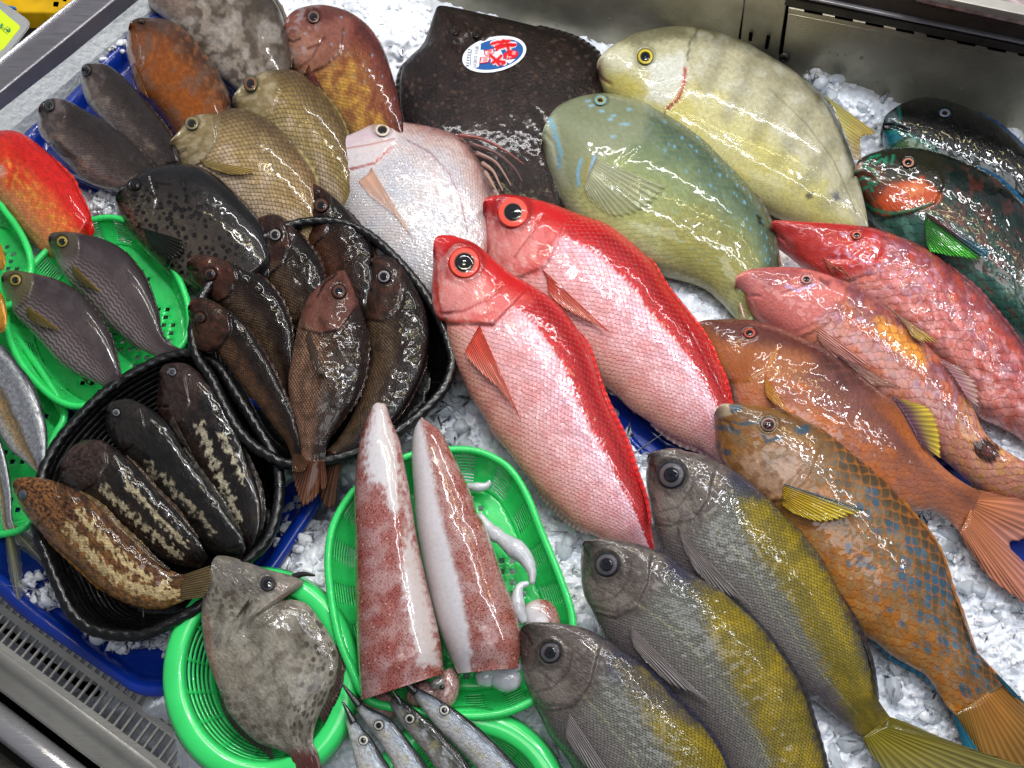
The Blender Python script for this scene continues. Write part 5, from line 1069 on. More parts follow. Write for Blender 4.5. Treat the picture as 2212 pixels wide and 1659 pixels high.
F8 = fish('bronze_bream', 'golden brown big scaled bream lying above the black spotted fish', 'fish',
  '365,318 368,304 378,292 400,267 423,248 460,238 507,233 550,243 587,263 623,297 653,337 677,373 685,400 692,445 692,500 690,540',
  '365,318 367,330 372,345 385,365 415,395 460,430 520,475 590,520 650,550 680,560',
  BRZ, p8, z=(.012, .052, .004, .03), k=.42, nu=170, nv=90, group='bronze breams', grooves=[('366,325 385,328 400,322', 1.4, 3)], plates=[('400,372 440,348 468,300 462,255', 1.8, 40)])
eye(F8, 414, 266, 16, [(.55, '#101010'), (.66, '#6a5a30'), (.86, '#8a8468'), (1, '#4a4026')], (.6, '#0b0b0c'), hgt=.55, asp=.95)
fin(F8, '432,345 438,355 450,362', '560,368 540,376 505,378 478,372', '#a8905a', '#a3884a', off=(.001, .005), rays=11)
edge_fin(F8, 'd', .42, .92, 12, '#8a7a50', '#a09060', 'dorsal_fin', 13, lean=.7, drop=.002, jag=.3)
F7 = fish('bronze_bream', 'golden brown big scaled bream half hidden under the white bream', 'fish',
  '500,225 503,210 512,195 530,177 560,157 600,148 640,153 670,173 700,203 727,240 745,275 760,330 765,400 760,450',
  '500,225 503,240 515,258 545,290 590,335 640,380 690,430 730,470 745,475',
  BRZ, brz('490,150 570,150 600,170 590,230 560,260 510,260', 1), z=(.008, .046, .002, .03), k=.42, nu=150, nv=80, group='bronze breams', plates=[('545,275 585,245 604,200 600,160', 1.6, 36)])
eye(F7, 541, 180, 16, [(.55, '#0e1014'), (.7, '#8a4a20'), (.86, '#5a5a48'), (1, '#3a3a30')], (.6, '#0b0c0e'), hgt=.55, asp=1.15)
edge_fin(F7, 'd', .45, .9, 9, '#6a6038', '#7a7044', 'dorsal_fin', 12, lean=.7, drop=.002, jag=.25)
GRP = skin('brown_grouper_skin', 6, 5, .12, None, .4, .30, .85, cellv=.1, fine=.3, wet=1.3, fbump=.4)
def p4(P):
    P.grad([(0, '#7a4416'), (.3, '#96541a'), (.55, '#8a4c18'), (.8, '#5f3616'), (1, '#3c2412')], .1, 50)
    P.mot('#a8682c', 14, .2, .2, .35); P.mot('#6a5a50', 40, .2, .25, .45); P.fill('260,30 360,30 370,60 300,70', '#4a2c16', 14, .8, 6); P.scl *= .4
F4 = fish('grouper', 'wet orange brown grouper with its head against the foam box', 'fish',
  '277,62 282,48 298,39 333,38 373,47 407,70 437,103 463,140 483,177 497,207 500,240 495,280 480,310',
  '277,62 273,85 272,110 280,145 287,180 300,205 318,222 340,245 360,270 378,295 400,315 430,325',
  GRP, p4, z=(.012, .042, .01, .035), k=.6, nu=150, nv=80, grooves=[('275,95 290,98 300,92', 1.5, 3), ('345,60 400,110 450,190 470,250', -.9, 8)], plates=[('288,180 310,150 330,120 335,80', 1.5, 30)])
eye(F4, 305, 45, 9, [(.5, '#0a0a0a'), (1, '#3a2412')], (.5, '#060606'), hgt=.7, asp=.6)
fin(F4, '290,135 284,150 290,170', '322,215 312,208 305,200 298,190', '#6a3c18', '#8a5a24', off=(.001, .006), rays=7)
BIG = skin('grey_grouper_skin', 6, 5, .1, None, .45, .36, .7, cellv=.1, fine=.35, wet=1.2, fbump=.45)
def p5(P):
    P.grad([(0, '#b3a698'), (.2, '#a3978c'), (.5, '#857a6e'), (.8, '#5f564c'), (1, '#48403a')], .12, 60)
    P.mot('#3f342c', 26, .05, .2, .7, 1.); P.mot('#b8b0aa', 50, .2, .25, .4); P.fill('300,-60 400,-30 420,30 380,40 330,10', '#8a7468', 16, .7, 8); P.scl *= .3
F5 = fish('grouper', 'big grey brown mottled grouper cut by the top edge of the picture', 'fish',
  '320,-70 360,-100 440,-105 520,-70 580,-15 605,20 618,60 627,110 628,150 615,190 590,215',
  '320,-70 312,-20 322,12 350,38 390,80 430,125 465,160 500,190 530,208 560,216',
  BIG, p5, z=(.006, .045, .004, .03), k=.5, nu=130, nv=80)
edge_fin(F5, 'd', .45, .85, 12, '#4a423a', '#6a6058', 'dorsal_fin', 10, lean=.7, drop=.004)
GRY = skin('dark_grey_skin', 9, 6.5, .5, '#241c1a', .7, .30, .85, cellv=.22, fine=.22, wet=1.3)
def gry(hd):
    def f(P):
        P.cells(9, 6.5)
        P.grad([(0, '#8f8480'), (.25, '#786c68'), (.45, '#544945'), (.7, '#382f2d'), (1, '#261f1e')], .06, 40, True)
        P.fill(hd, '#524644', 12, .85, 6); P.mot('#8a7f7e', 22, .2, .25, .4, m=P.fillw(hd, 10)); P.head(hd, 12); P.mot('#a89684', 40, .25, .2, .35, m=P.vr(.1, .5))
    return f
F3 = fish('grey_seabass', 'dark grey fish, the upper one of two beside the foam box', 'fish',
  '176,152 180,142 193,137 227,138 257,157 283,183 310,213 337,247 360,277 375,300 388,340 388,370',
  '176,152 173,170 178,195 190,226 215,258 250,295 290,335 325,362 355,380',
  GRY, gry('165,130 215,135 230,165 215,205 190,215'), z=(.014, .044, .006, .036), k=.52, nu=120, nv=64, group='dark grey fish', plates=[('195,220 218,200 226,170 222,148', 1.2, 24)])
eye(F3, 186, 152, 11, [(.5, '#0c0c0e'), (.8, '#55585c'), (1, '#26221f')], (.5, '#08080a'), hgt=.6, asp=1.2)
F2 = fish('grey_seabass', 'dark grey fish with a small pectoral fin, lying along the rim of the blue tray', 'fish',
  '83,240 86,226 102,216 123,212 153,220 187,240 227,263 267,293 300,323 330,358 345,385 350,405',
  '83,240 81,258 83,283 97,305 117,325 140,350 173,383 207,403 253,416 300,428 330,425',
  GRY, gry('70,200 130,205 145,235 130,280 100,300'), z=(.020, .050, .012, .042), k=.52, nu=130, nv=64, group='dark grey fish', plates=[('108,312 130,285 142,250 140,222', 1.2, 24)])
eye(F2, 106, 227, 12, [(.5, '#0c0c0e'), (.8, '#44464a'), (1, '#26221f')], (.5, '#08080a'), hgt=.6, asp=1.1)
fin(F2, '118,300 114,312 122,328', '172,345 162,344 148,342 138,338', '#3c302e', '#4a3c3a', off=(.001, .006), rays=8)
edge_fin(F2, 'd', .55, .95, 8, '#2a2220', '#3a302e', 'dorsal_fin', 9, lean=.8, drop=.002); edge_fin(F3, 'd', .5, .95, 7, '#2a2220', '#3a302e', 'dorsal_fin', 9, lean=.8, drop=.002)
REDF = skin('orange_red_skin', 10, 7, .3, '#c04a20', .5, .3, .75, cellv=.2, fine=.15, wet=.7)
def p1(P):
    P.cells(10, 7)
    P.grad([(0, '#df9a74'), (.2, '#de8f5e'), (.4, '#dd7a44'), (.6, '#d95a34'), (.72, '#c9221c'), (1, '#c4141a')], .05, 40, True)
    P.fill('-60,330 20,300 40,360 10,390 -60,400', '#d83a22', 14, .8, 8); P.fill('0,380 40,365 75,385 60,400 20,410', '#d6411e', 8, .8, 6); P.mot('#e6b04a', 18, .2, .2, .5, m=P.vr(.2, .6))
    P.fill('-10,360 8,355 15,375 0,385', '#e0b8a0', 5, .7)
F1 = fish('orange_red_fish', 'bright orange red fish cut by the left edge of the picture', 'fish',
  '-70,350 -60,320 -30,292 0,282 27,281 52,290 77,307 107,333 133,360 157,387 170,413 182,436 197,468 205,500',
  '-70,350 -62,385 -35,415 0,445 33,483 67,521 95,548 130,560 165,560',
  REDF, p1, z=(.02, .05, .012, .04), k=.48, nu=130, nv=70, plates=[('-5,430 15,400 20,350 10,310', 1.2, 24)])
fin(F1, '62,508 75,522 92,538', '112,560 108,556 96,548', '#c9302a', '#d05040', 'anal_fin', off=(-.001, .002), rays=6)
edge_fin(F1, 'd', .55, .92, 9, '#c2201e', '#cf3a30', 'dorsal_fin', 8, lean=.8, drop=.002)
SPT = skin('black_spotted_skin', 6, 5, .1, None, .4, .28, .9, cellv=.1, fine=.3, wet=1.6, fbump=.35, spots=[(14., .34, .50, '#060506', .95)], spotmask=True)
def p9(P):
    P.grad([(0, '#5a5448'), (.3, '#544a42'), (.6, '#3d3632'), (.85, '#1d1a19'), (1, '#14161a')], .08, 50); P.scl *= P.vr(-.2, .8, .08)*P.ur(.1, 1.2)
    P.mot('#5f5a48', 30, .2, .25, .5, m=P.vr(.1, .5)); P.mot('#8a8468', 7, .25, .15, .4, m=P.fillw('270,400 330,420 330,480 290,480 270,440', 14))
F9 = fish('spotted_spinefoot', 'black fish with dense dark spots behind the green basket', 'fish',
  '249,432 252,420 262,405 283,388 317,368 360,355 400,352 433,360 467,380 500,407 530,437 557,467 575,500 585,545 580,600',
  '249,432 249,448 257,470 275,500 310,540 355,585 400,620 450,650 500,655',
  SPT, p9, z=(.018, .056, .008, .035), k=.42, nu=150, nv=80, grooves=[('285,395 300,420 330,440', -1., 8)], plates=[('292,495 330,470 338,430 325,390', 1.4, 30)])
eye(F9, 292, 400, 12, [(.5, '#08080a'), (1, '#17181a')], (.5, '#050506'), hgt=.7)
fin(F9, '300,490 312,500 318,520', '400,520 396,548 370,560 345,550', '#15201a', '#1c1a18', off=(.001, .006), rays=10)
# two grunts in the green basket
GRU = skin('grunt_skin', 8, 5.5, .25, '#2a2224', .4, .36, .5, cellv=.12, fine=.16, wet=.5, stripes=(9., '#3c3032', .75))
def gru(hd, tone='#6b5f4a'):
    def f(P):
        P.grad([(0, '#a39a94'), (.2, '#95898a'), (.42, '#786c6c'), (.58, '#544a4c'), (.8, '#433a3c'), (1, '#352e2f')], .03, 40)
        P.fill(hd, tone, 10, .75, 5); P.scl = P.vr(-.3, .56, .08)*P.ur(.2, 1.3, .05); P.mot('#6a5f62', 40, .2, .3, .3)
    return f
F25 = fish('striped_grunt', 'grey striped grunt in the green basket, the one beside the black spotted fish', 'fish',
  '104,520 106,508 115,502 143,500 183,505 233,520 267,540 293,570 313,600 330,640 342,680 346,708 354,728 372,744 400,757',
  '104,520 107,535 115,550 125,573 143,603 173,636 200,666 230,700 267,730 297,751 325,766 350,776 378,780',
  GRU, gru('95,495 165,498 170,530 150,560 118,560', '#5f5746'), z=(0.026, 0.050, 0.026, 0.038), k=.44, nu=170, nv=80, group='grunts', plates=[('140,590 165,570 172,535 168,505', 1.2, 24)])
eye(F25, 134, 522, 13, [(.52, '#101012'), (.6, '#5a4a20'), (.84, '#b8a24a'), (1, '#5f5530')], (.52, '#0b0b0d'), hgt=.45)
fin(F25, '158,573 157,585 163,598', '222,634 210,630 190,622 175,612', '#6a5c30', '#5a5030', off=(.001, .004), rays=8, edgec='#9a7a1a')
F26 = fish('striped_grunt', 'grey striped grunt in the green basket, the one at the left edge of the picture', 'fish',
  '2,606 4,594 14,586 33,584 73,590 113,600 150,616 183,643 213,680 237,723 250,764 257,793 262,812 262,830',
  '2,606 4,622 17,653 33,683 67,716 97,750 127,783 160,806 193,822 225,836 245,845',
  GRU, gru('-10,580 70,585 70,625 50,660 15,655', '#6f6a48'), z=(0.030, 0.054, 0.028, 0.040), k=.44, nu=170, nv=80, group='grunts', plates=[('40,665 62,645 72,610 68,590', 1.2, 24)])
eye(F26, 33, 605, 13, [(.5, '#101012'), (.6, '#5a4a20'), (.84, '#b8a24a'), (1, '#5f5530')], (.5, '#0b0b0d'), hgt=.45)
fin(F26, '60,662 59,675 66,690', '135,716 120,714 95,708 78,700', '#6a5c30', '#6a6040', off=(.001, .004), rays=8, edgec='#9a7a1a')
edge_fin(F26, 'd', .42, .96, 7, '#2a2424', '#3a3232', 'dorsal_fin', 14, lean=.8, drop=.002); edge_fin(F25, 'd', .42, .9, 6, '#2a2424', '#3a3232', 'dorsal_fin', 14, lean=.8, drop=.002)
fin(F26, '165,806 180,815 192,820', '202,836 196,834 186,826', '#4a3c34', '#3a302c', 'anal_fin', on=False, zb=.030, zt=.024, rays=5); fin(F25, '268,732 280,742 290,748', '300,757 296,754 288,750', '#4a3c34', '#3a302c', 'anal_fin', on=False, zb=.030, zt=.026, rays=5)
# silver fish and yellow fish at the left edge
SLV = skin('silver_mackerel_skin', 8, 5, .2, '#3a3a3a', .5, .22, .7, metal=.35, cellv=.2, fine=.3, wet=1.)
def p27(P):
    P.grad([(0, '#9a9aa0'), (.12, '#cfcdc8'), (.3, '#b99a6a'), (.42, '#7a6a50'), (.5, '#a3a3a8'), (.75, '#8d9096'), (.86, '#c8cacc'), (.93, '#55585a'), (1, '#22242a')], .04, 50)
    P.mot('#6f747c', 12, .2, .2, .5, .4)
F27 = fish('horse_mackerel', 'silver fish with a dark back lying in the green basket at the left edge', 'fish',
  '-80,700 -40,715 0,742 17,756 43,790 67,820 83,853 97,900 103,946 98,996 86,1022',
  '-80,700 -70,780 -40,870 -10,925 20,970 50,995 80,1020',
  SLV, p27, z=(.03, .052, .03, .034), k=.36, nu=120, nv=70, group='silver fish', endcap=.9)
F28 = fish('horse_mackerel', 'silver fish cut by the left edge with its forked yellowish tail on the blue tray', 'fish',
  '-70,880 -20,915 0,945 14,990 23,1040 26,1085 27,1115 32,1140',
  '-70,960 -30,1010 -12,1060 -2,1100 4,1135 14,1160',
  SLV, p27, z=(.022, .040, .006, .008), k=.36, nu=110, nv=60, group='silver fish')
tail_fin(F28, '60,1150 85,1178 108,1232 70,1205 45,1190 48,1240 46,1305 26,1265 14,1190', '#8a8a5c', '#a8a886', zt=-.02, rays=18, mat=fin_mat('clear_fin', .45))
def py_(P):
    P.grad([(0, '#d8b07a'), (.5, '#d49a3a'), (1, '#b8861c')], .06, 30)
F47 = fish('yellow_fish', 'tip of a yellow fish in the basket at the left edge', 'fish', '-90,560 -60,590 -30,615 0,630 12,655 16,690 10,715', '-90,590 -80,640 -50,690 -20,712 2,720', SLV, py_, z=(.05, .06, .05, .056), k=.4, nu=80, nv=40)
F48 = fish('yellow_fish', 'edge of a yellow fish above the green basket at the left edge', 'fish', '-60,470 -30,490 -8,510 5,535 12,560 10,580', '-60,500 -40,530 -20,560 -5,578 5,585', SLV, py_, z=(.05, .056, .05, .054), k=.4, nu=80, nv=40)
# four striped rockfish in the front black basket
STR = skin('striped_rockfish_skin', 9, 6.5, .3, '#140e0c', .7, .3, .85, cellv=.22, fine=.35, wet=1.3, fbump=.4)
def strp(base, hd, bands, spots, pale='#cfc6ac', hcol='#4a3a34'):
    def f(P):
        P.grad([(0, base[0]), (.3, base[1]), (.6, base[2]), (1, base[3])], .1, 30)
        P.mot('#120d0b', 14, .1, .2, .5, 1.6); P.mot(base[0], 18, .3, .2, .4, 1.5, k=5)
        for L, w in bands: P.line(L, w*.85, pale, .78, 3.5, 15, 12)
        P.fill(hd, hcol, 14, .8, 8); P.mot('#1c1411', 9, .05, .2, .5, m=P.fillw(hd, 8)); P.head(hd, 10)
        if spots: P.dots('#140d09', 9, .26, .85, 4, 1.3, sst(-30, 30, -sdpoly(P.px, P.py, spots)), .12)
        P.mot('#100c0a', 10, .3, .15, .4)
    return f
S1 = fish('striped_rockfish', 'dark rockfish with a broken cream stripe, nearest the brown rockfish basket', 'fish',
  '343,815 346,800 355,788 383,783 410,789 443,816 467,846 485,873 502,906 522,955 540,1006 556,1050 565,1100 562,1140 553,1165 536,1195',
  '343,815 340,850 338,880 350,908 375,940 405,985 440,1050 470,1110 500,1165 525,1198',
  STR, strp(('#4a3a34', '#2e231f', '#1f1714', '#15100e'), '330,770 430,780 440,850 400,900 345,900', [('430,920 442,950 455,985 475,1030 490,1060 515,1120', 8), ('478,940 500,980 515,1010', 5), ('515,1015 525,1040', 5)], None, hcol='#4a3833'),
  z=(0.021, 0.039, 0.013, 0.039), k=.5, lump=.08, group='striped rockfish', nu=240, nv=100, grooves=[('342,880 365,880 380,860', 1.5, 3)], plates=[('360,930 395,910 410,870 400,820', 1.4, 26)])
eye(S1, 372, 803, 10, [(.5, '#2a2c30'), (.8, '#6a6e74'), (1, '#241e1c')], (.5, '#34363a'), hgt=.6)
fin(S1, '372,895 365,910 372,930', '425,1000 412,985 400,965 385,950', '#3a2c26', '#2c2420', off=(.001, .007), rays=9)
edge_fin(S1, 'd', .55, .92, 16, '#2a2622', '#34302a', 'dorsal_fin', 10, lean=.6, drop=.004)
S2 = fish('striped_rockfish', 'nearly black rockfish with small cream flecks, second from the basket divider', 'fish',
  '230,895 232,880 243,867 277,861 310,873 343,896 370,926 392,962 420,1003 450,1046 480,1086 503,1126 525,1158 530,1185 522,1205',
  '230,895 227,915 235,940 252,965 280,1000 330,1060 385,1130 430,1175 470,1203 505,1212',
  STR, strp(('#3a352e', '#26221e', '#1b1916', '#131210'), '220,855 310,865 320,920 280,965 235,945', [('322,1003 336,1025', 5), ('350,1030 385,1070 430,1110 460,1150', 5), ('365,1040 375,1052', 5)], None, pale='#a89c84', hcol='#35302c'),
  z=(0.027, 0.043, 0.019, 0.041), k=.5, lump=.08, group='striped rockfish', nu=240, nv=100, grooves=[('229,925 240,935 246,915', 1.5, 3)], plates=[('255,985 290,960 312,920 305,880', 1.4, 26)])
eye(S2, 251, 891, 9, [(.5, '#3a3c40'), (.8, '#8a8a8c'), (1, '#241e1c')], (.45, '#4a4c50'), hgt=.6)
edge_fin(S2, 'd', .45, .9, 13, '#2a2822', '#3a382e', 'dorsal_fin', 11, lean=.6, drop=.004)
tail_fin(S2, '545,1215 538,1235 515,1225', '#2a2420', '#3a322c', zt=.014, rays=8)
S3 = fish('striped_rockfish', 'dark rockfish with two cream stripes, tucked above the brownest one', 'fish',
  '129,1018 133,995 150,970 180,951 217,950 247,966 277,990 310,1026 343,1066 377,1100 402,1132 430,1166 440,1188 450,1203',
  '129,1018 128,1030 140,1052 175,1085 225,1125 280,1165 335,1200 390,1222 432,1228',
  STR, strp(('#4f3d30', '#342820', '#251c17', '#1a1411'), '120,945 225,948 240,990 200,1040 140,1035', [('220,1055 250,1080 290,1120 340,1160 390,1205', 7), ('275,1045 310,1085 355,1130', 6), ('360,1135 400,1175', 6)], '150,960 260,980 250,1040 190,1060 150,1020', pale='#cbbd9e', hcol='#54403a'),
  z=(0.033, 0.049, 0.023, 0.043), k=.5, lump=.08, group='striped rockfish', nu=240, nv=100, plates=[('165,1070 205,1045 232,1000 228,965', 1.4, 26)], grooves=[('130,1025 145,1010 150,985', 1.5, 3)])
edge_fin(S3, 'd', .4, .9, 14, '#3a2e26', '#4a3c30', 'dorsal_fin', 11, lean=.6, drop=.004)
S4 = fish('striped_rockfish', 'tawny rockfish with dark freckles and bold cream stripes, head hanging over the basket rim', 'fish',
  '27,1052 29,1041 38,1033 67,1030 107,1036 147,1050 187,1073 220,1100 252,1136 297,1176 333,1209 365,1230 398,1243',
  '27,1052 28,1066 37,1086 50,1106 67,1127 100,1163 140,1200 180,1237 213,1269 250,1294 300,1312 350,1316 398,1298',
  STR, strp(('#a87a44', '#9a6c3c', '#7a5230', '#5a3c24'), '20,1025 110,1033 130,1070 100,1120 60,1115', [('150,1140 185,1185 225,1230 290,1270 350,1285 395,1282', 12), ('170,1105 200,1140 235,1175 280,1225 320,1250', 9), ('345,1270 360,1258', 8)], '20,1025 120,1030 190,1080 170,1160 110,1150 50,1110', pale='#e0cc9c', hcol='#a06f42'),
  z=(0.053, 0.071, 0.039, 0.051), k=.5, lump=.08, group='striped rockfish', nu=260, nv=110, plates=[('78,1135 110,1110 128,1075 122,1045', 1.4, 26)])
eye(S4, 49, 1069, 10, [(.5, '#3c4654'), (.85, '#55606c'), (1, '#6a4a2c')], (.6, '#46525f'), hgt=.55, asp=1.25)
edge_fin(S4, 'd', .35, .92, 20, '#5a4428', '#6a5434', 'dorsal_fin', 12, lean=.6, drop=.002, c2='#3a3024')
edge_fin(S4, 'v', .25, .62, 12, '#a8702c', '#b07a3a', 'pelvic_fin', 9, lean=.8, drop=.006)
tail_fin(S4, '455,1222 460,1245 452,1272 440,1290', '#5a4a30', '#6a5a3c', zt=.054, rays=12)
# six brown rockfish in the rear black basket
BRK = skin('brown_rockfish_skin', 9.5, 6.5, .9, '#120a07', 1.0, .30, .5, cellv=.25, fine=.25, wet=1.2, lo=.18, hi=.42)
def brk(hd, b0='#62503f', b1='#33261f', b2='#1c1512', hcol='#33201a', mouth='0,0 1,1', gill='0,0 1,1'):
    def f(P):
        P.cells(9.5, 6.5)
        P.grad([(0, b0), (.3, b0), (.55, b1), (.85, b2), (1, '#1c1210')], .08, 30, True)
        P.fill(hd, hcol, 10, .9, 6); P.line(mouth, 3, '#140a08', .9); P.line(gill, 3, '#140a08', .7); P.mot('#6a3c30', 16, .2, .2, .4, m=P.fillw(hd, 8)); P.head(hd, 8); P.mot('#17100d', 30, .25, .2, .4)
    return f
def rock(lab, D, V, hd, z, ex, ey, er, mouth, er_c='#4a3028', **kw):
    pk = {k: kw.pop(k) for k in ('b0', 'b1', 'b2', 'hcol') if k in kw}
    F = fish('brown_rockfish', lab, 'fish', D, V, BRK, brk(hd, mouth=mouth, gill=kw['plates'][0][0], **pk), z=z, k=.46, group='brown rockfish', lump=.10, nu=150, nv=66, grooves=[(mouth, 2., 3)], **kw)
    eye(F, ex, ey, er, [(.52, '#121416'), (.62, '#6a4a3a'), (.82, er_c), (1, '#1c1210')], (.56, '#0c0e12'), hgt=.6); return F
Ra = rock('brown rockfish at the top of its basket, open toothy mouth', '640,402 644,394 652,391 666,391 700,408 737,440 770,477 794,513 808,550 806,620 790,690', '640,402 638,430 641,480 652,515 668,545 690,590 720,650 750,700',
  '630,380 700,400 720,450 700,500 650,520', (0.018, 0.043, 0.008, 0.028), 693, 443, 17, '642,400 652,430 650,462', plates=[('668,540 700,510 722,460 715,420', 1.6, 22)], b0='#5a3a28', b1='#3a241c')
Rb = rock('small headed brown rockfish with a cloudy eye, between two others of the basket', '534,500 538,492 560,470 595,462 630,482 660,520 688,560 703,610 708,670', '534,500 545,520 555,548 568,590 585,630 605,675 640,715',
  '525,460 620,465 640,520 600,570 555,560', (0.024, 0.046, 0.012, 0.030), 594, 507, 14, '536,498 556,505 562,530', '#8a8a8a', plates=[('575,600 610,570 628,525 618,485', 1.6, 22)])
Rc = rock('brown rockfish with pink lips pointing at the striped grunts', '403,576 405,562 417,553 443,550 493,563 533,583 567,600 600,636 620,675 631,720 633,790 626,850', '403,576 408,592 418,613 443,632 470,655 505,690 555,760 595,830 612,870',
  '395,545 490,555 510,600 480,650 425,630', (0.030, 0.054, 0.016, 0.036), 453, 593, 15, '405,578 425,585 428,608', plates=[('460,660 495,640 512,600 505,572', 1.8, 24)], hcol='#4c3026')
Rf = rock('brown rockfish at the right side of its basket, next to the red snapper', '798,574 801,562 812,554 837,550 867,573 894,613 914,653 925,696 927,736 917,793 894,846 867,890 832,930 785,965 745,990', '798,574 791,603 787,640 790,685 796,730 797,780 787,820 770,873 752,913 728,950 705,975',
  '785,545 860,560 880,620 850,680 790,690', (0.024, 0.044, 0.038, 0.042), 829, 597, 15, '800,572 806,600 800,630', '#8a8c90', plates=[('792,690 830,695 862,660 870,610', 1.8, 24)], hcol='#3a2a24')
Rd = rock('slim brown rockfish leaning on the left rim of its basket', '405,668 408,655 420,644 450,645 483,663 520,690 550,730 580,780 607,836 627,880 638,913 645,946 650,985', '405,668 408,690 414,718 423,750 443,761 467,761 495,795 527,840 560,880 593,923 617,955 632,990',
  '400,635 480,655 500,700 470,765 425,755', (0.042, 0.064, 0.042, 0.052), 431, 686, 13, '406,670 420,690 425,720', plates=[('447,762 470,758 500,715 495,680', 2.6, 26)], b0='#6a4c34', hcol='#3c281e')
Re = rock('large pinkish brown rockfish in the middle of its basket, tail over the rim', '722,592 735,584 748,590 770,640 790,696 797,740 790,803 774,853 750,893 725,930 708,960 702,1000', '722,592 710,597 685,620 667,640 652,670 643,706 631,766 622,820 626,870 638,913 648,955 652,1000',
  '640,580 760,580 775,650 740,710 690,720 650,690', (0.054, 0.058, 0.048, 0.050), 732, 629, 17, '725,592 700,612 685,640', plates=[('652,710 690,722 735,712 765,670', 2.2, 30)], b0='#8a6a56', b1='#4a3428', b2='#2e201a', hcol='#6a4238')
fin(Re, '668,715 662,730 668,752', '705,815 690,812 680,800 672,785', '#4a3a30', '#54463c', off=(.001, .006), rays=9)
tail_fin(Re, '706,1045 700,1062 690,1052 684,1075 655,1095 640,1060 632,1028', '#5a3624', '#6f4630', zt=.038, rays=14); tail_fin(Rd, '668,1000 655,1020 632,1020', '#4a3020', '#5a3c28', zt=.058, rays=10)
tail_fin(Rf, '735,1010 728,1060 722,1095 705,1100 690,1072 690,1010', '#4a3020', '#5f4030', zt=.018, rays=14)
for R_ in (Rc, Rd, Rb, Ra, Re): edge_fin(R_, 'd', .34, .85, 13, '#2a1c18', '#3c2a22', 'dorsal_fin', 12, lean=.8, drop=.003, jag=.4)
edge_fin(Rf, 'd', .5, .85, 9, '#2a1c18', '#34241e', 'dorsal_fin', 11, lean=.7, drop=.003)
# squid
SQ = skin('squid_skin', 9, 7, .0, None, .3, .22, .9, cellv=.0, fine=.08, wet=.5, fbump=.12, spots=[(4.6, .26, .52, '#5e1612', .8), (13., .12, .24, '#dca898', .6)], spotmask=True)
def sqp(red, white, tone='#a05a4a'):
    def f(P):
        P.grad([(0, '#cfc8c8'), (.3, '#d6d2d6'), (.6, '#d4cfd0'), (1, '#c9b8b2')], .03, 60)
        w = np.zeros(len(P.px))
        for q in red: w = np.maximum(w, P.fillw(q, 9, 12, 14))
        for q in white: w = w*(1-P.fillw(q, 11, 14, 14))
        w = w*(.75+.25*sst(-.4, .3, P.nz(50, 2, 3))); P.mix(.85*w, tone); P.mix(.35*w*sst(0, .4, P.nz(40, 2, 8)), '#8a2a24'); P.scl = np.maximum(w, .12*(P.nz(60, 2, 6) > .2))
    return f
Q1 = fish('squid', 'squid with a broad white stripe up its speckled red mantle, the left one', 'squid',
  '806,876 813,870 822,870 834,876 847,913 864,953 874,1003 884,1053 892,1106 900,1156 914,1223 930,1289 950,1373 956,1420 959,1455',
  '806,876 800,884 787,920 774,970 767,1036 765,1106 767,1173 767,1273 770,1373 775,1456 779,1513',
  SQ, sqp(['740,900 800,870 860,900 900,1100 980,1470 760,1540'], ['812,855 845,905 858,960 868,1030 866,1100 850,1110 835,1085 830,1050 800,1040 786,1000 790,950', '875,1050 885,1130 900,1200 935,1330 950,1440 905,1440 890,1360 868,1270 872,1180 880,1140'], '#a04e3e'),
  z=(.062, .066, .040, .044), k=.8, hp=.5, group='squid', nu=220, nv=90, endcap=.15)
Q2 = fish('squid', 'squid with a white left half and a speckled red right half, the right one', 'squid',
  '907,900 912,901 920,908 950,930 974,973 997,1020 1020,1073 1030,1106 1047,1133 1070,1196 1090,1256 1110,1306 1124,1359 1126,1400 1120,1443',
  '907,900 902,905 897,913 890,953 889,1003 894,1070 897,1123 907,1189 924,1273 944,1349 970,1416 988,1455',
  SQ, sqp(['905,895 960,920 1140,1380 1140,1460 1020,1460 1010,1350 985,1240 960,1150 945,1080 930,1000 915,950'], ['895,900 905,905 918,960 925,1020 940,1100 965,1180 990,1270 1005,1360 1010,1480 900,1480 880,1000'], '#a05848'),
  z=(.036, .044, .034, .044), k=.8, hp=.5, group='squid', nu=220, nv=90, endcap=.15)
SQW = simple('squid_flesh', '#c6c9cd', .2, coat=.8, var=.14, vs=90, bmp=.001, bs=120, sss=.5); SQP = simple('squid_pink', '#b08a84', .22, coat=.8, var=.5, vs=420)
def blob(par, x, y, rx, ry, z, name, mat, ang=0., hz=.6, cat=None):
    a, b = np.linspace(0, math.pi, 14), np.arange(20)/20*2*math.pi; ca, sa = math.cos(ang), math.sin(ang)
    X = rx*np.sin(a)[:, None]*np.cos(b); Y = ry*np.sin(a)[:, None]*np.sin(b); q = 1+.08*fbm(X/rx*1.5+x, Y/ry*1.5, 3, 2); X, Y = X*q, Y*q
    P = W(x+X*ca-Y*sa, y+X*sa+Y*ca, z+0*X); P[..., 2] += (np.cos(a)*min(rx, ry)*.0006*hz)[:, None]
    return build(name, P.reshape(-1, 3), grid_faces(14, 20, True), mat, parent=par)
blob(Q1['o'], 965, 1490, 26, 50, .026, 'head', SQP, .25); blob(Q1['o'], 945, 1476, 17, 12, .040, 'eye', simple('squid_eye_silver', '#b9b4b0', .2, metal=.4, coat=1, var=.5, vs=300), -.5); blob(Q1['o'], 955, 1485, 6, 6, .047, 'pupil', simple('squid_pupil', '#17181a', .1, coat=1)); blob(Q1['o'], 915, 1500, 40, 26, .030, 'arm_crown', SQP, -.3)
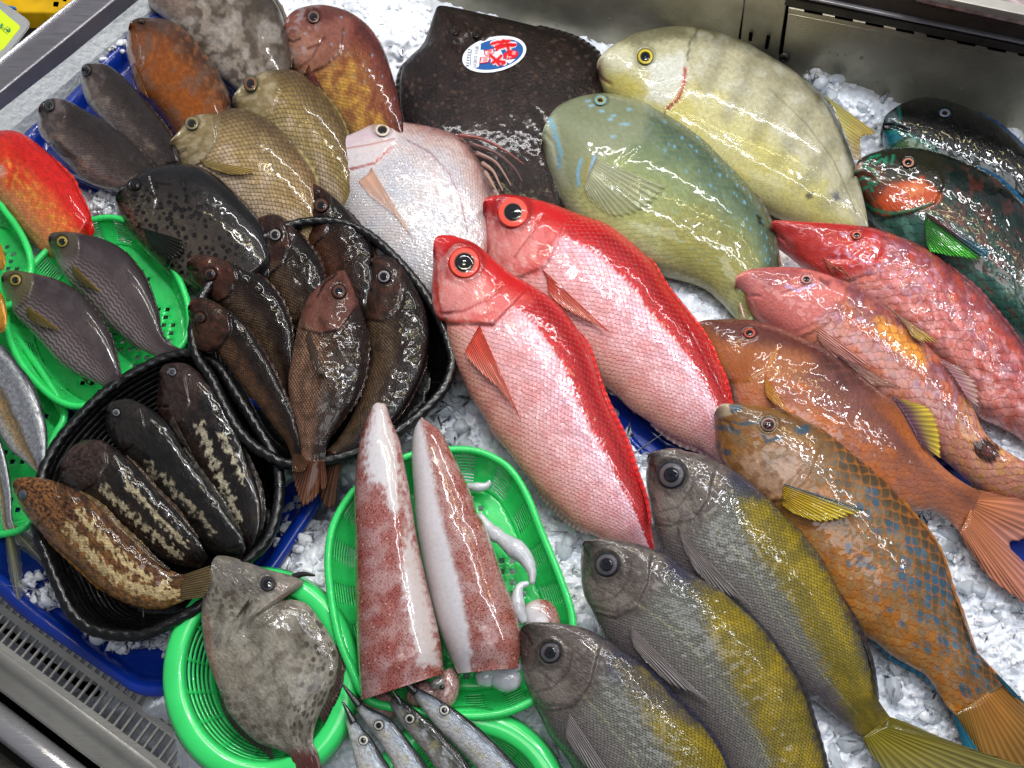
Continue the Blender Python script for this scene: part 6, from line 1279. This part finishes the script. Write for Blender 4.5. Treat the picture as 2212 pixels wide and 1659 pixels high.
blob(Q1['o'], 820, 1530, 40, 40, .018, 'arm', SQP, -.2); blob(Q2['o'], 1050, 1462, 24, 24, .028, 'arm', SQW, .3); blob(Q2['o'], 1092, 1466, 36, 30, .030, 'arm', SQW, .2); blob(Q2['o'], 1080, 1440, 50, 22, .034, 'head', SQW, .0)
def tubeobj(name, L, r, z, mat, label=None, cat=None, parent=None, group=None):
    p = resample(crom(pts(L)), np.linspace(0, 1, 40)); rr = resample(crom(np.c_[np.array(r), np.array(r)]), np.linspace(0, 1, 40))[:, 0]
    zz = np.interp(np.linspace(0, 1, 40), np.linspace(0, 1, len(z)), z); v, f = tube(W(p[:, 0], p[:, 1], zz), rr, 14)
    o = build(name, v, f, mat, parent)
    if label: tag(o, label, cat, group)
    return o
tubeobj('squid_tentacle', '1035,1110 1060,1145 1095,1172 1130,1200 1148,1232 1150,1262', [.003, .0082, .0085, .0078, .0072, .0078, .0110, .0100, .0025], [.03, .03, .035, .038, .04, .04], SQW, 'white rubbery squid tentacle with a rounded end lying on the green basket', 'tentacle')
tubeobj('squid_tentacle', '1142,1260 1125,1266 1118,1285 1122,1320 1132,1345', [.0025, .0068, .0072, .0070, .006, .004], [.042, .042, .044, .044, .042], SQW, 'short white tentacle curling beside the lips of the lowest fusilier', 'tentacle')
fish('small_squid', 'small pink speckled squid at the basket edge beside the tentacles', 'squid', '1128,1325 1138,1305 1160,1294 1185,1298 1202,1315 1210,1340 1214,1380', '1128,1325 1130,1345 1142,1365 1165,1385 1190,1395', SQ, sqp(['1160,1285 1215,1300 1220,1400 1190,1400 1185,1340'], [], '#a05a4a'), z=(.022, .026, .018, .02), k=.6, nu=70, nv=40)
tubeobj('squid_scrap', '1010,1050 1030,1053 1050,1050 1060,1040', [.004, .006, .005, .003], [.012, .014, .014, .016], SQW, 'small silvery scrap of squid on the basket floor', 'scrap')
# filefish in the round sieve
FIL = skin('filefish_skin', 6, 5, .0, None, .6, .45, .55, cellv=.0, fine=.3, wet=.9, fbump=.6, spots=[(15., .34, .56, '#3a322a', .85)], spotmask=True)
def p42(P):
    P.c[:] = lin('#827d72'); P.mot('#a39d90', 60, 0, .4, .8); P.mot('#645c52', 30, .15, .25, .6)
    P.fill('450,1215 520,1210 600,1240 640,1260 560,1290 470,1260', '#6f6a68', 16, .7, 8); P.fill('450,1400 500,1400 540,1470 500,1500 460,1460', '#9a9080', 20, .6, 10); P.fill('600,1250 655,1255 625,1280 590,1295', '#8f8278', 7, .6, 4)
    P.scl = np.clip(P.fillw('690,1300 745,1400 720,1520 650,1600 620,1560 660,1450 650,1380', 30)+.7*P.fillw('440,1250 540,1260 540,1330 450,1340', 24)+.45*P.fillw('480,1500 600,1560 600,1630 500,1580', 24)+.15, 0, 1)
    P.fill('600,1635 640,1620 700,1625 740,1700 600,1720', '#5f2a24', 14, .9, 8); P.line('447,1330 450,1400 465,1460', 5, '#94604c', .5); P.fill('605,1292 640,1275 640,1282 612,1300', '#8a4a42', 5, .6)
F42 = fish('filefish', 'large grey leathery filefish with brown reticulated spots in the round sieve basket', 'fish',
  '458,1213 463,1205 473,1200 500,1203 533,1214 583,1231 627,1242 655,1256 645,1272 622,1287 612,1297 632,1295 663,1304 687,1333 710,1366 727,1399 732,1426 727,1466 713,1499 693,1539 680,1573 677,1603 688,1630 700,1680',
  '458,1213 450,1246 437,1293 435,1333 440,1393 453,1439 467,1476 480,1506 493,1539 527,1579 560,1606 600,1620 618,1627 630,1640 640,1690',
  FIL, p42, z=(.042, .036, .030, .034), k=.22, nu=220, nv=120, pw=2.8,
  grooves=[('652,1262 625,1282 600,1300 560,1330', 2.2, 6), ('470,1480 500,1420 540,1390', 2., 12), ('560,1330 600,1390 620,1480 640,1560', -2.4, 30), ('530,1370 560,1350 590,1330', 1.2, 7)])
eye(F42, 578, 1261, 17, [(.55, '#15181c'), (.75, '#2f3238'), (1, '#3a3430')], (.6, '#0c0f14'), hgt=.5, asp=1.0)
fin(F42, '545,1296 535,1310 528,1325', '512,1340 510,1334 524,1310 540,1290', '#4a4238', '#5a5040', off=(.001, .012), rays=7)
tubeobj('dorsal_spine', '634,1247 655,1240 680,1243', [.004, .003, .0012], [.034, .036, .038], simple('dark_spine', '#1c1917', .4), parent=F42['o'])
fin(F42, '700,1385 732,1420 722,1480 690,1545', '745,1400 752,1430 738,1500 700,1565', '#4a3a34', '#3a2c28', 'soft_dorsal_fin', on=False, zb=.035, zt=.03, rays=20, jag=.2)
fin(F42, '478,1500 495,1535 530,1576 585,1612', '472,1512 486,1550 520,1592 592,1648', '#4a423c', '#3a322c', 'anal_fin', on=False, zb=.030, zt=.024, rays=20, jag=.2)
tail_fin(F42, '735,1690 700,1740 640,1740', '#4a1c18', '#3a1814', zt=.03, rays=10)
# four halfbeaks
HLF = skin('halfbeak_skin', 7, 5, .15, '#55585c', .5, .2, .8, metal=.15, cellv=.2, fine=.35, wet=1.2)
def hlf(dark):
    def f(P):
        P.grad([(0, '#c6c0bc'), (.25, '#d0cecd'), (.5, '#c6c9cc'), (.68, '#a4aebc'), (.82, '#4a5056'), (1, '#24282c')] if not dark else [(0, '#a8a29c'), (.35, '#96948f'), (.6, '#55564f'), (.8, '#2e302e'), (1, '#1c1e1e')], .06, 24)
        P.mot('#c8ccd0', 14, .15, .2, .5, 1.6, m=P.vr(.1, .7)); P.mot('#c2b878', 30, .3, .2, .35, m=P.vr(.2, .7)); P.mix(.9*(1-sst(.0, .12, P.u)), '#2e2c2c')
    return f
def halfbeak(lab, beak, D, V, ex, ey, z, dark=0):
    F = fish('halfbeak', lab, 'fish', D, V, HLF, hlf(dark), z=z, k=.6, group='halfbeaks', nu=120, nv=50, plates=[])
    eye(F, ex, ey, 12, [(.46, '#0c0e12'), (.52, '#4a463c'), (.82, '#c9c6bc'), (1, '#33322e')], (.46, '#0a0b0e'), hgt=.4)
    p = resample(crom(pts(beak)), np.linspace(0, 1, 24)); v, f = tube(W(p[:, 0], p[:, 1], np.linspace(z[0]+.004, z[0]+.010, 24)), np.linspace(.0042, .0007, 24), 8); build('beak', v, f, simple('beak_skin', '#1d1b1c', .25, coat=.7), F['o']); return F
halfbeak('leftmost halfbeak, silvery, only its head and beak in the picture', '764,1560 752,1538 739,1514', '752,1545 758,1543 780,1569 804,1596 824,1629 847,1665 880,1740', '752,1545 746,1552 752,1580 760,1615 770,1660 790,1740', 785, 1599, (.034, .038, .036, .040))
halfbeak('second halfbeak from the left, silvery with a yellow sheen', '776,1524 758,1502 737,1474', '764,1520 770,1514 800,1529 840,1549 867,1579 897,1619 924,1656 970,1740', '764,1520 768,1531 787,1556 806,1583 828,1615 852,1662 880,1740', 818, 1567, (.036, .040, .036, .042))
halfbeak('darkest halfbeak, third from the left', '868,1524 860,1510 847,1491', '845,1512 852,1503 870,1513 904,1537 937,1566 970,1600 1004,1636 1060,1720', '845,1512 842,1522 854,1543 877,1577 902,1608 930,1645 980,1730', 885, 1553, (.038, .044, .036, .044), 1)
halfbeak('rightmost halfbeak, brightest silver with the longest beak', '900,1496 865,1464 822,1426', '887,1487 898,1485 937,1503 970,1523 1020,1559 1070,1603 1114,1648 1180,1730', '887,1487 890,1500 912,1531 944,1573 982,1610 1022,1653 1090,1740', 960, 1534, (.042, .048, .038, .048))
# ---------------------------------------------------------------- the sticker on the flounder
ST = empty('paper_sticker', W(1067, 117, .03)); tag(ST, 'white bordered oval blue sticker with red lettering on the dark flounder', 'sticker')
SC_ = 300/2212*.5486     # magnified sketch to picture grid
def sk(x, y): return 987.4+np.asarray(x)*SC_, 65.8+np.asarray(y)*SC_
_sx, _sy = sk(np.array([160, 1080, 2000, 1080, 1080]), np.array([690, 1230, 690, 150, 690])); _sz = zat(F11, _sx, _sy)
ZG = np.linalg.lstsq(np.c_[_sx, _sy, np.ones(5)], _sz, rcond=None)[0]; ZG[2] += max(0, (_sz-(np.c_[_sx, _sy, np.ones(5)]@ZG)).max())+.0012
def stz(x, y, l): return ZG[0]*x+ZG[1]*y+ZG[2]+l*.00025
def spoly(P, l, name, mat):
    P = pts(P); x, y = sk(P[:, 0], P[:, 1]); v = W(x, y, stz(x, y, l)); c = v.mean(0)
    n = len(v); vv = np.vstack([v, v-[0, 0, .0002], c, ]) ; f = [((i+1) % n, i, 2*n) for i in range(n)]+[(i, (i+1) % n, n+(i+1) % n, n+i) for i in range(n)]
    if name == 'backing' or True: return build(name, vv, f, mat, ST, smooth=False)
def ell(cx, cy, a, b, ang, n=64):
    t = np.arange(n)/n*2*math.pi; ca, sa = math.cos(ang), math.sin(ang); return np.c_[cx+a*np.cos(t)*ca-b*np.sin(t)*sa, cy+a*np.cos(t)*sa+b*np.sin(t)*ca]
M_W = simple('sticker_white', '#dfe3ea', .3, coat=.3); M_B = simple('sticker_blue', '#1f5596', .3, coat=.3); M_R = simple('sticker_red', '#d0161f', .3, coat=.3); M_P = simple('sticker_pink', '#f0c4c8', .3); M_D = simple('sticker_ink', '#2b3350', .4); M_K = simple('sticker_maroon', '#3a1526', .4)
spoly(ell(1080, 690, 945, 505, -.22), 0, 'backing', M_W)
spoly(ell(1100, 690, 835, 425, -.22), 1, 'blue_field', M_B)
spoly('450,430 690,400 640,1010 610,1070 385,1085 400,760', 2, 'name_strip', M_W)
spoly('325,575 400,575 365,1000 275,1000', 2, 'side_strip', M_W)
spoly('660,560 750,560 800,720 1250,560 1330,700 1100,760 660,780', 2, 'white_swash', M_W)
spoly('1360,860 1700,830 1530,960', 2, 'white_patch', M_W)
def blobline(L, w, l, mat, name):
    for i, ww in enumerate(w):
        pass
def bstroke(L, w0, l, mat, name='brush_stroke'):
    p = resample(crom(pts(L)), np.linspace(0, 1, 26)); t = np.gradient(p, axis=0); t /= np.linalg.norm(t, axis=1)[:, None]; nrm = np.c_[-t[:, 1], t[:, 0]]
    s = np.linspace(0, 1, 26); w = w0*np.interp(s, [0, .08, .5, .92, 1], [.35, .9, 1, .9, .3]); a, b = p+nrm*w[:, None], p-nrm*w[:, None]
    q = np.vstack([a, b]); x, y = sk(q[:, 0], q[:, 1]); v = W(x, y, stz(x, y, l)); n = 26
    return build(name, v, [(i, i+1, n+i+1, n+i) for i in range(n-1)], mat, ST, smooth=False)
GL = ['960,400 1150,345 1340,330 1560,290', '1290,280 1420,320 1480,400 1740,410', '1080,500 1250,420 1400,420 1700,440', '1140,600 1180,520 1330,470 1420,440', '1430,440 1480,500 1500,590', '940,700 1050,790 1150,900 1250,1020', '1310,700 1230,790 1150,860 990,960', '1150,850 1250,900 1380,920 1290,990']
for L in GL: bstroke(L, 88, 3, M_W, 'letter_outline')
for L in GL: bstroke(L, 62, 4, M_R, 'red_outline')
for L in GL: bstroke(L, 52, 5, M_P, 'pink_outline')
for L in GL: bstroke(L, 40, 6, M_R, 'letter_stroke')
spoly(ell(1560, 705, 225, 125, -.22), 5, 'seal', M_R)
spoly('770,590 1050,520 1085,660 850,735 790,700', 5, 'red_box', M_R); spoly('800,605 1040,545 1060,650 855,715 815,690', 6, 'box_fill', M_P)
spoly('680,770 950,750 955,840 900,930 640,965 660,880', 5, 'red_box', M_R); spoly('705,790 930,775 930,835 885,910 670,940 690,870', 6, 'box_fill', M_P)
def text(s, cx, cy, h, ang, l, mat, name, spacing=1.):
    cu = bpy.data.curves.new(name, 'FONT'); cu.body = s; cu.align_x = 'CENTER'; cu.align_y = 'CENTER'; cu.size = 1.; cu.resolution_u = 3; cu.space_character = spacing
    t = bpy.data.objects.new(name, cu); COL.objects.link(t); dg = bpy.context.evaluated_depsgraph_get(); me = bpy.data.meshes.new_from_object(t.evaluated_get(dg)); bpy.data.objects.remove(t)
    co = np.array([v.co[:2] for v in me.vertices]).reshape(-1, 2)
    if len(co) == 0: return
    ca, sa = math.cos(ang), math.sin(ang); X, Y = co[:, 0]*h, -co[:, 1]*h
    x, y = sk(cx+X*ca-Y*sa, cy+X*sa+Y*ca); f = [tuple(p.vertices) for p in me.polygons]; bpy.data.meshes.remove(me)
    return build(name, W(x, y, stz(x, y, l)), f, mat, ST, smooth=False)
VA = math.radians(97)
text('第53 北昭丸', 535, 760, 120, VA, 3, M_D, 'lettering', 1.02)
text('船', 1640, 655, 120, VA, 6, M_P, 'lettering'); text('上', 1500, 770, 150, VA, 6, M_W, 'lettering')
text('鮮', 930, 630, 150, VA, 7, M_R, 'lettering'); text('魚', 800, 855, 150, VA, 7, M_R, 'lettering')
text('▮▮▮▮▮▮▮', 335, 790, 78, VA, 3, M_K, 'lettering')
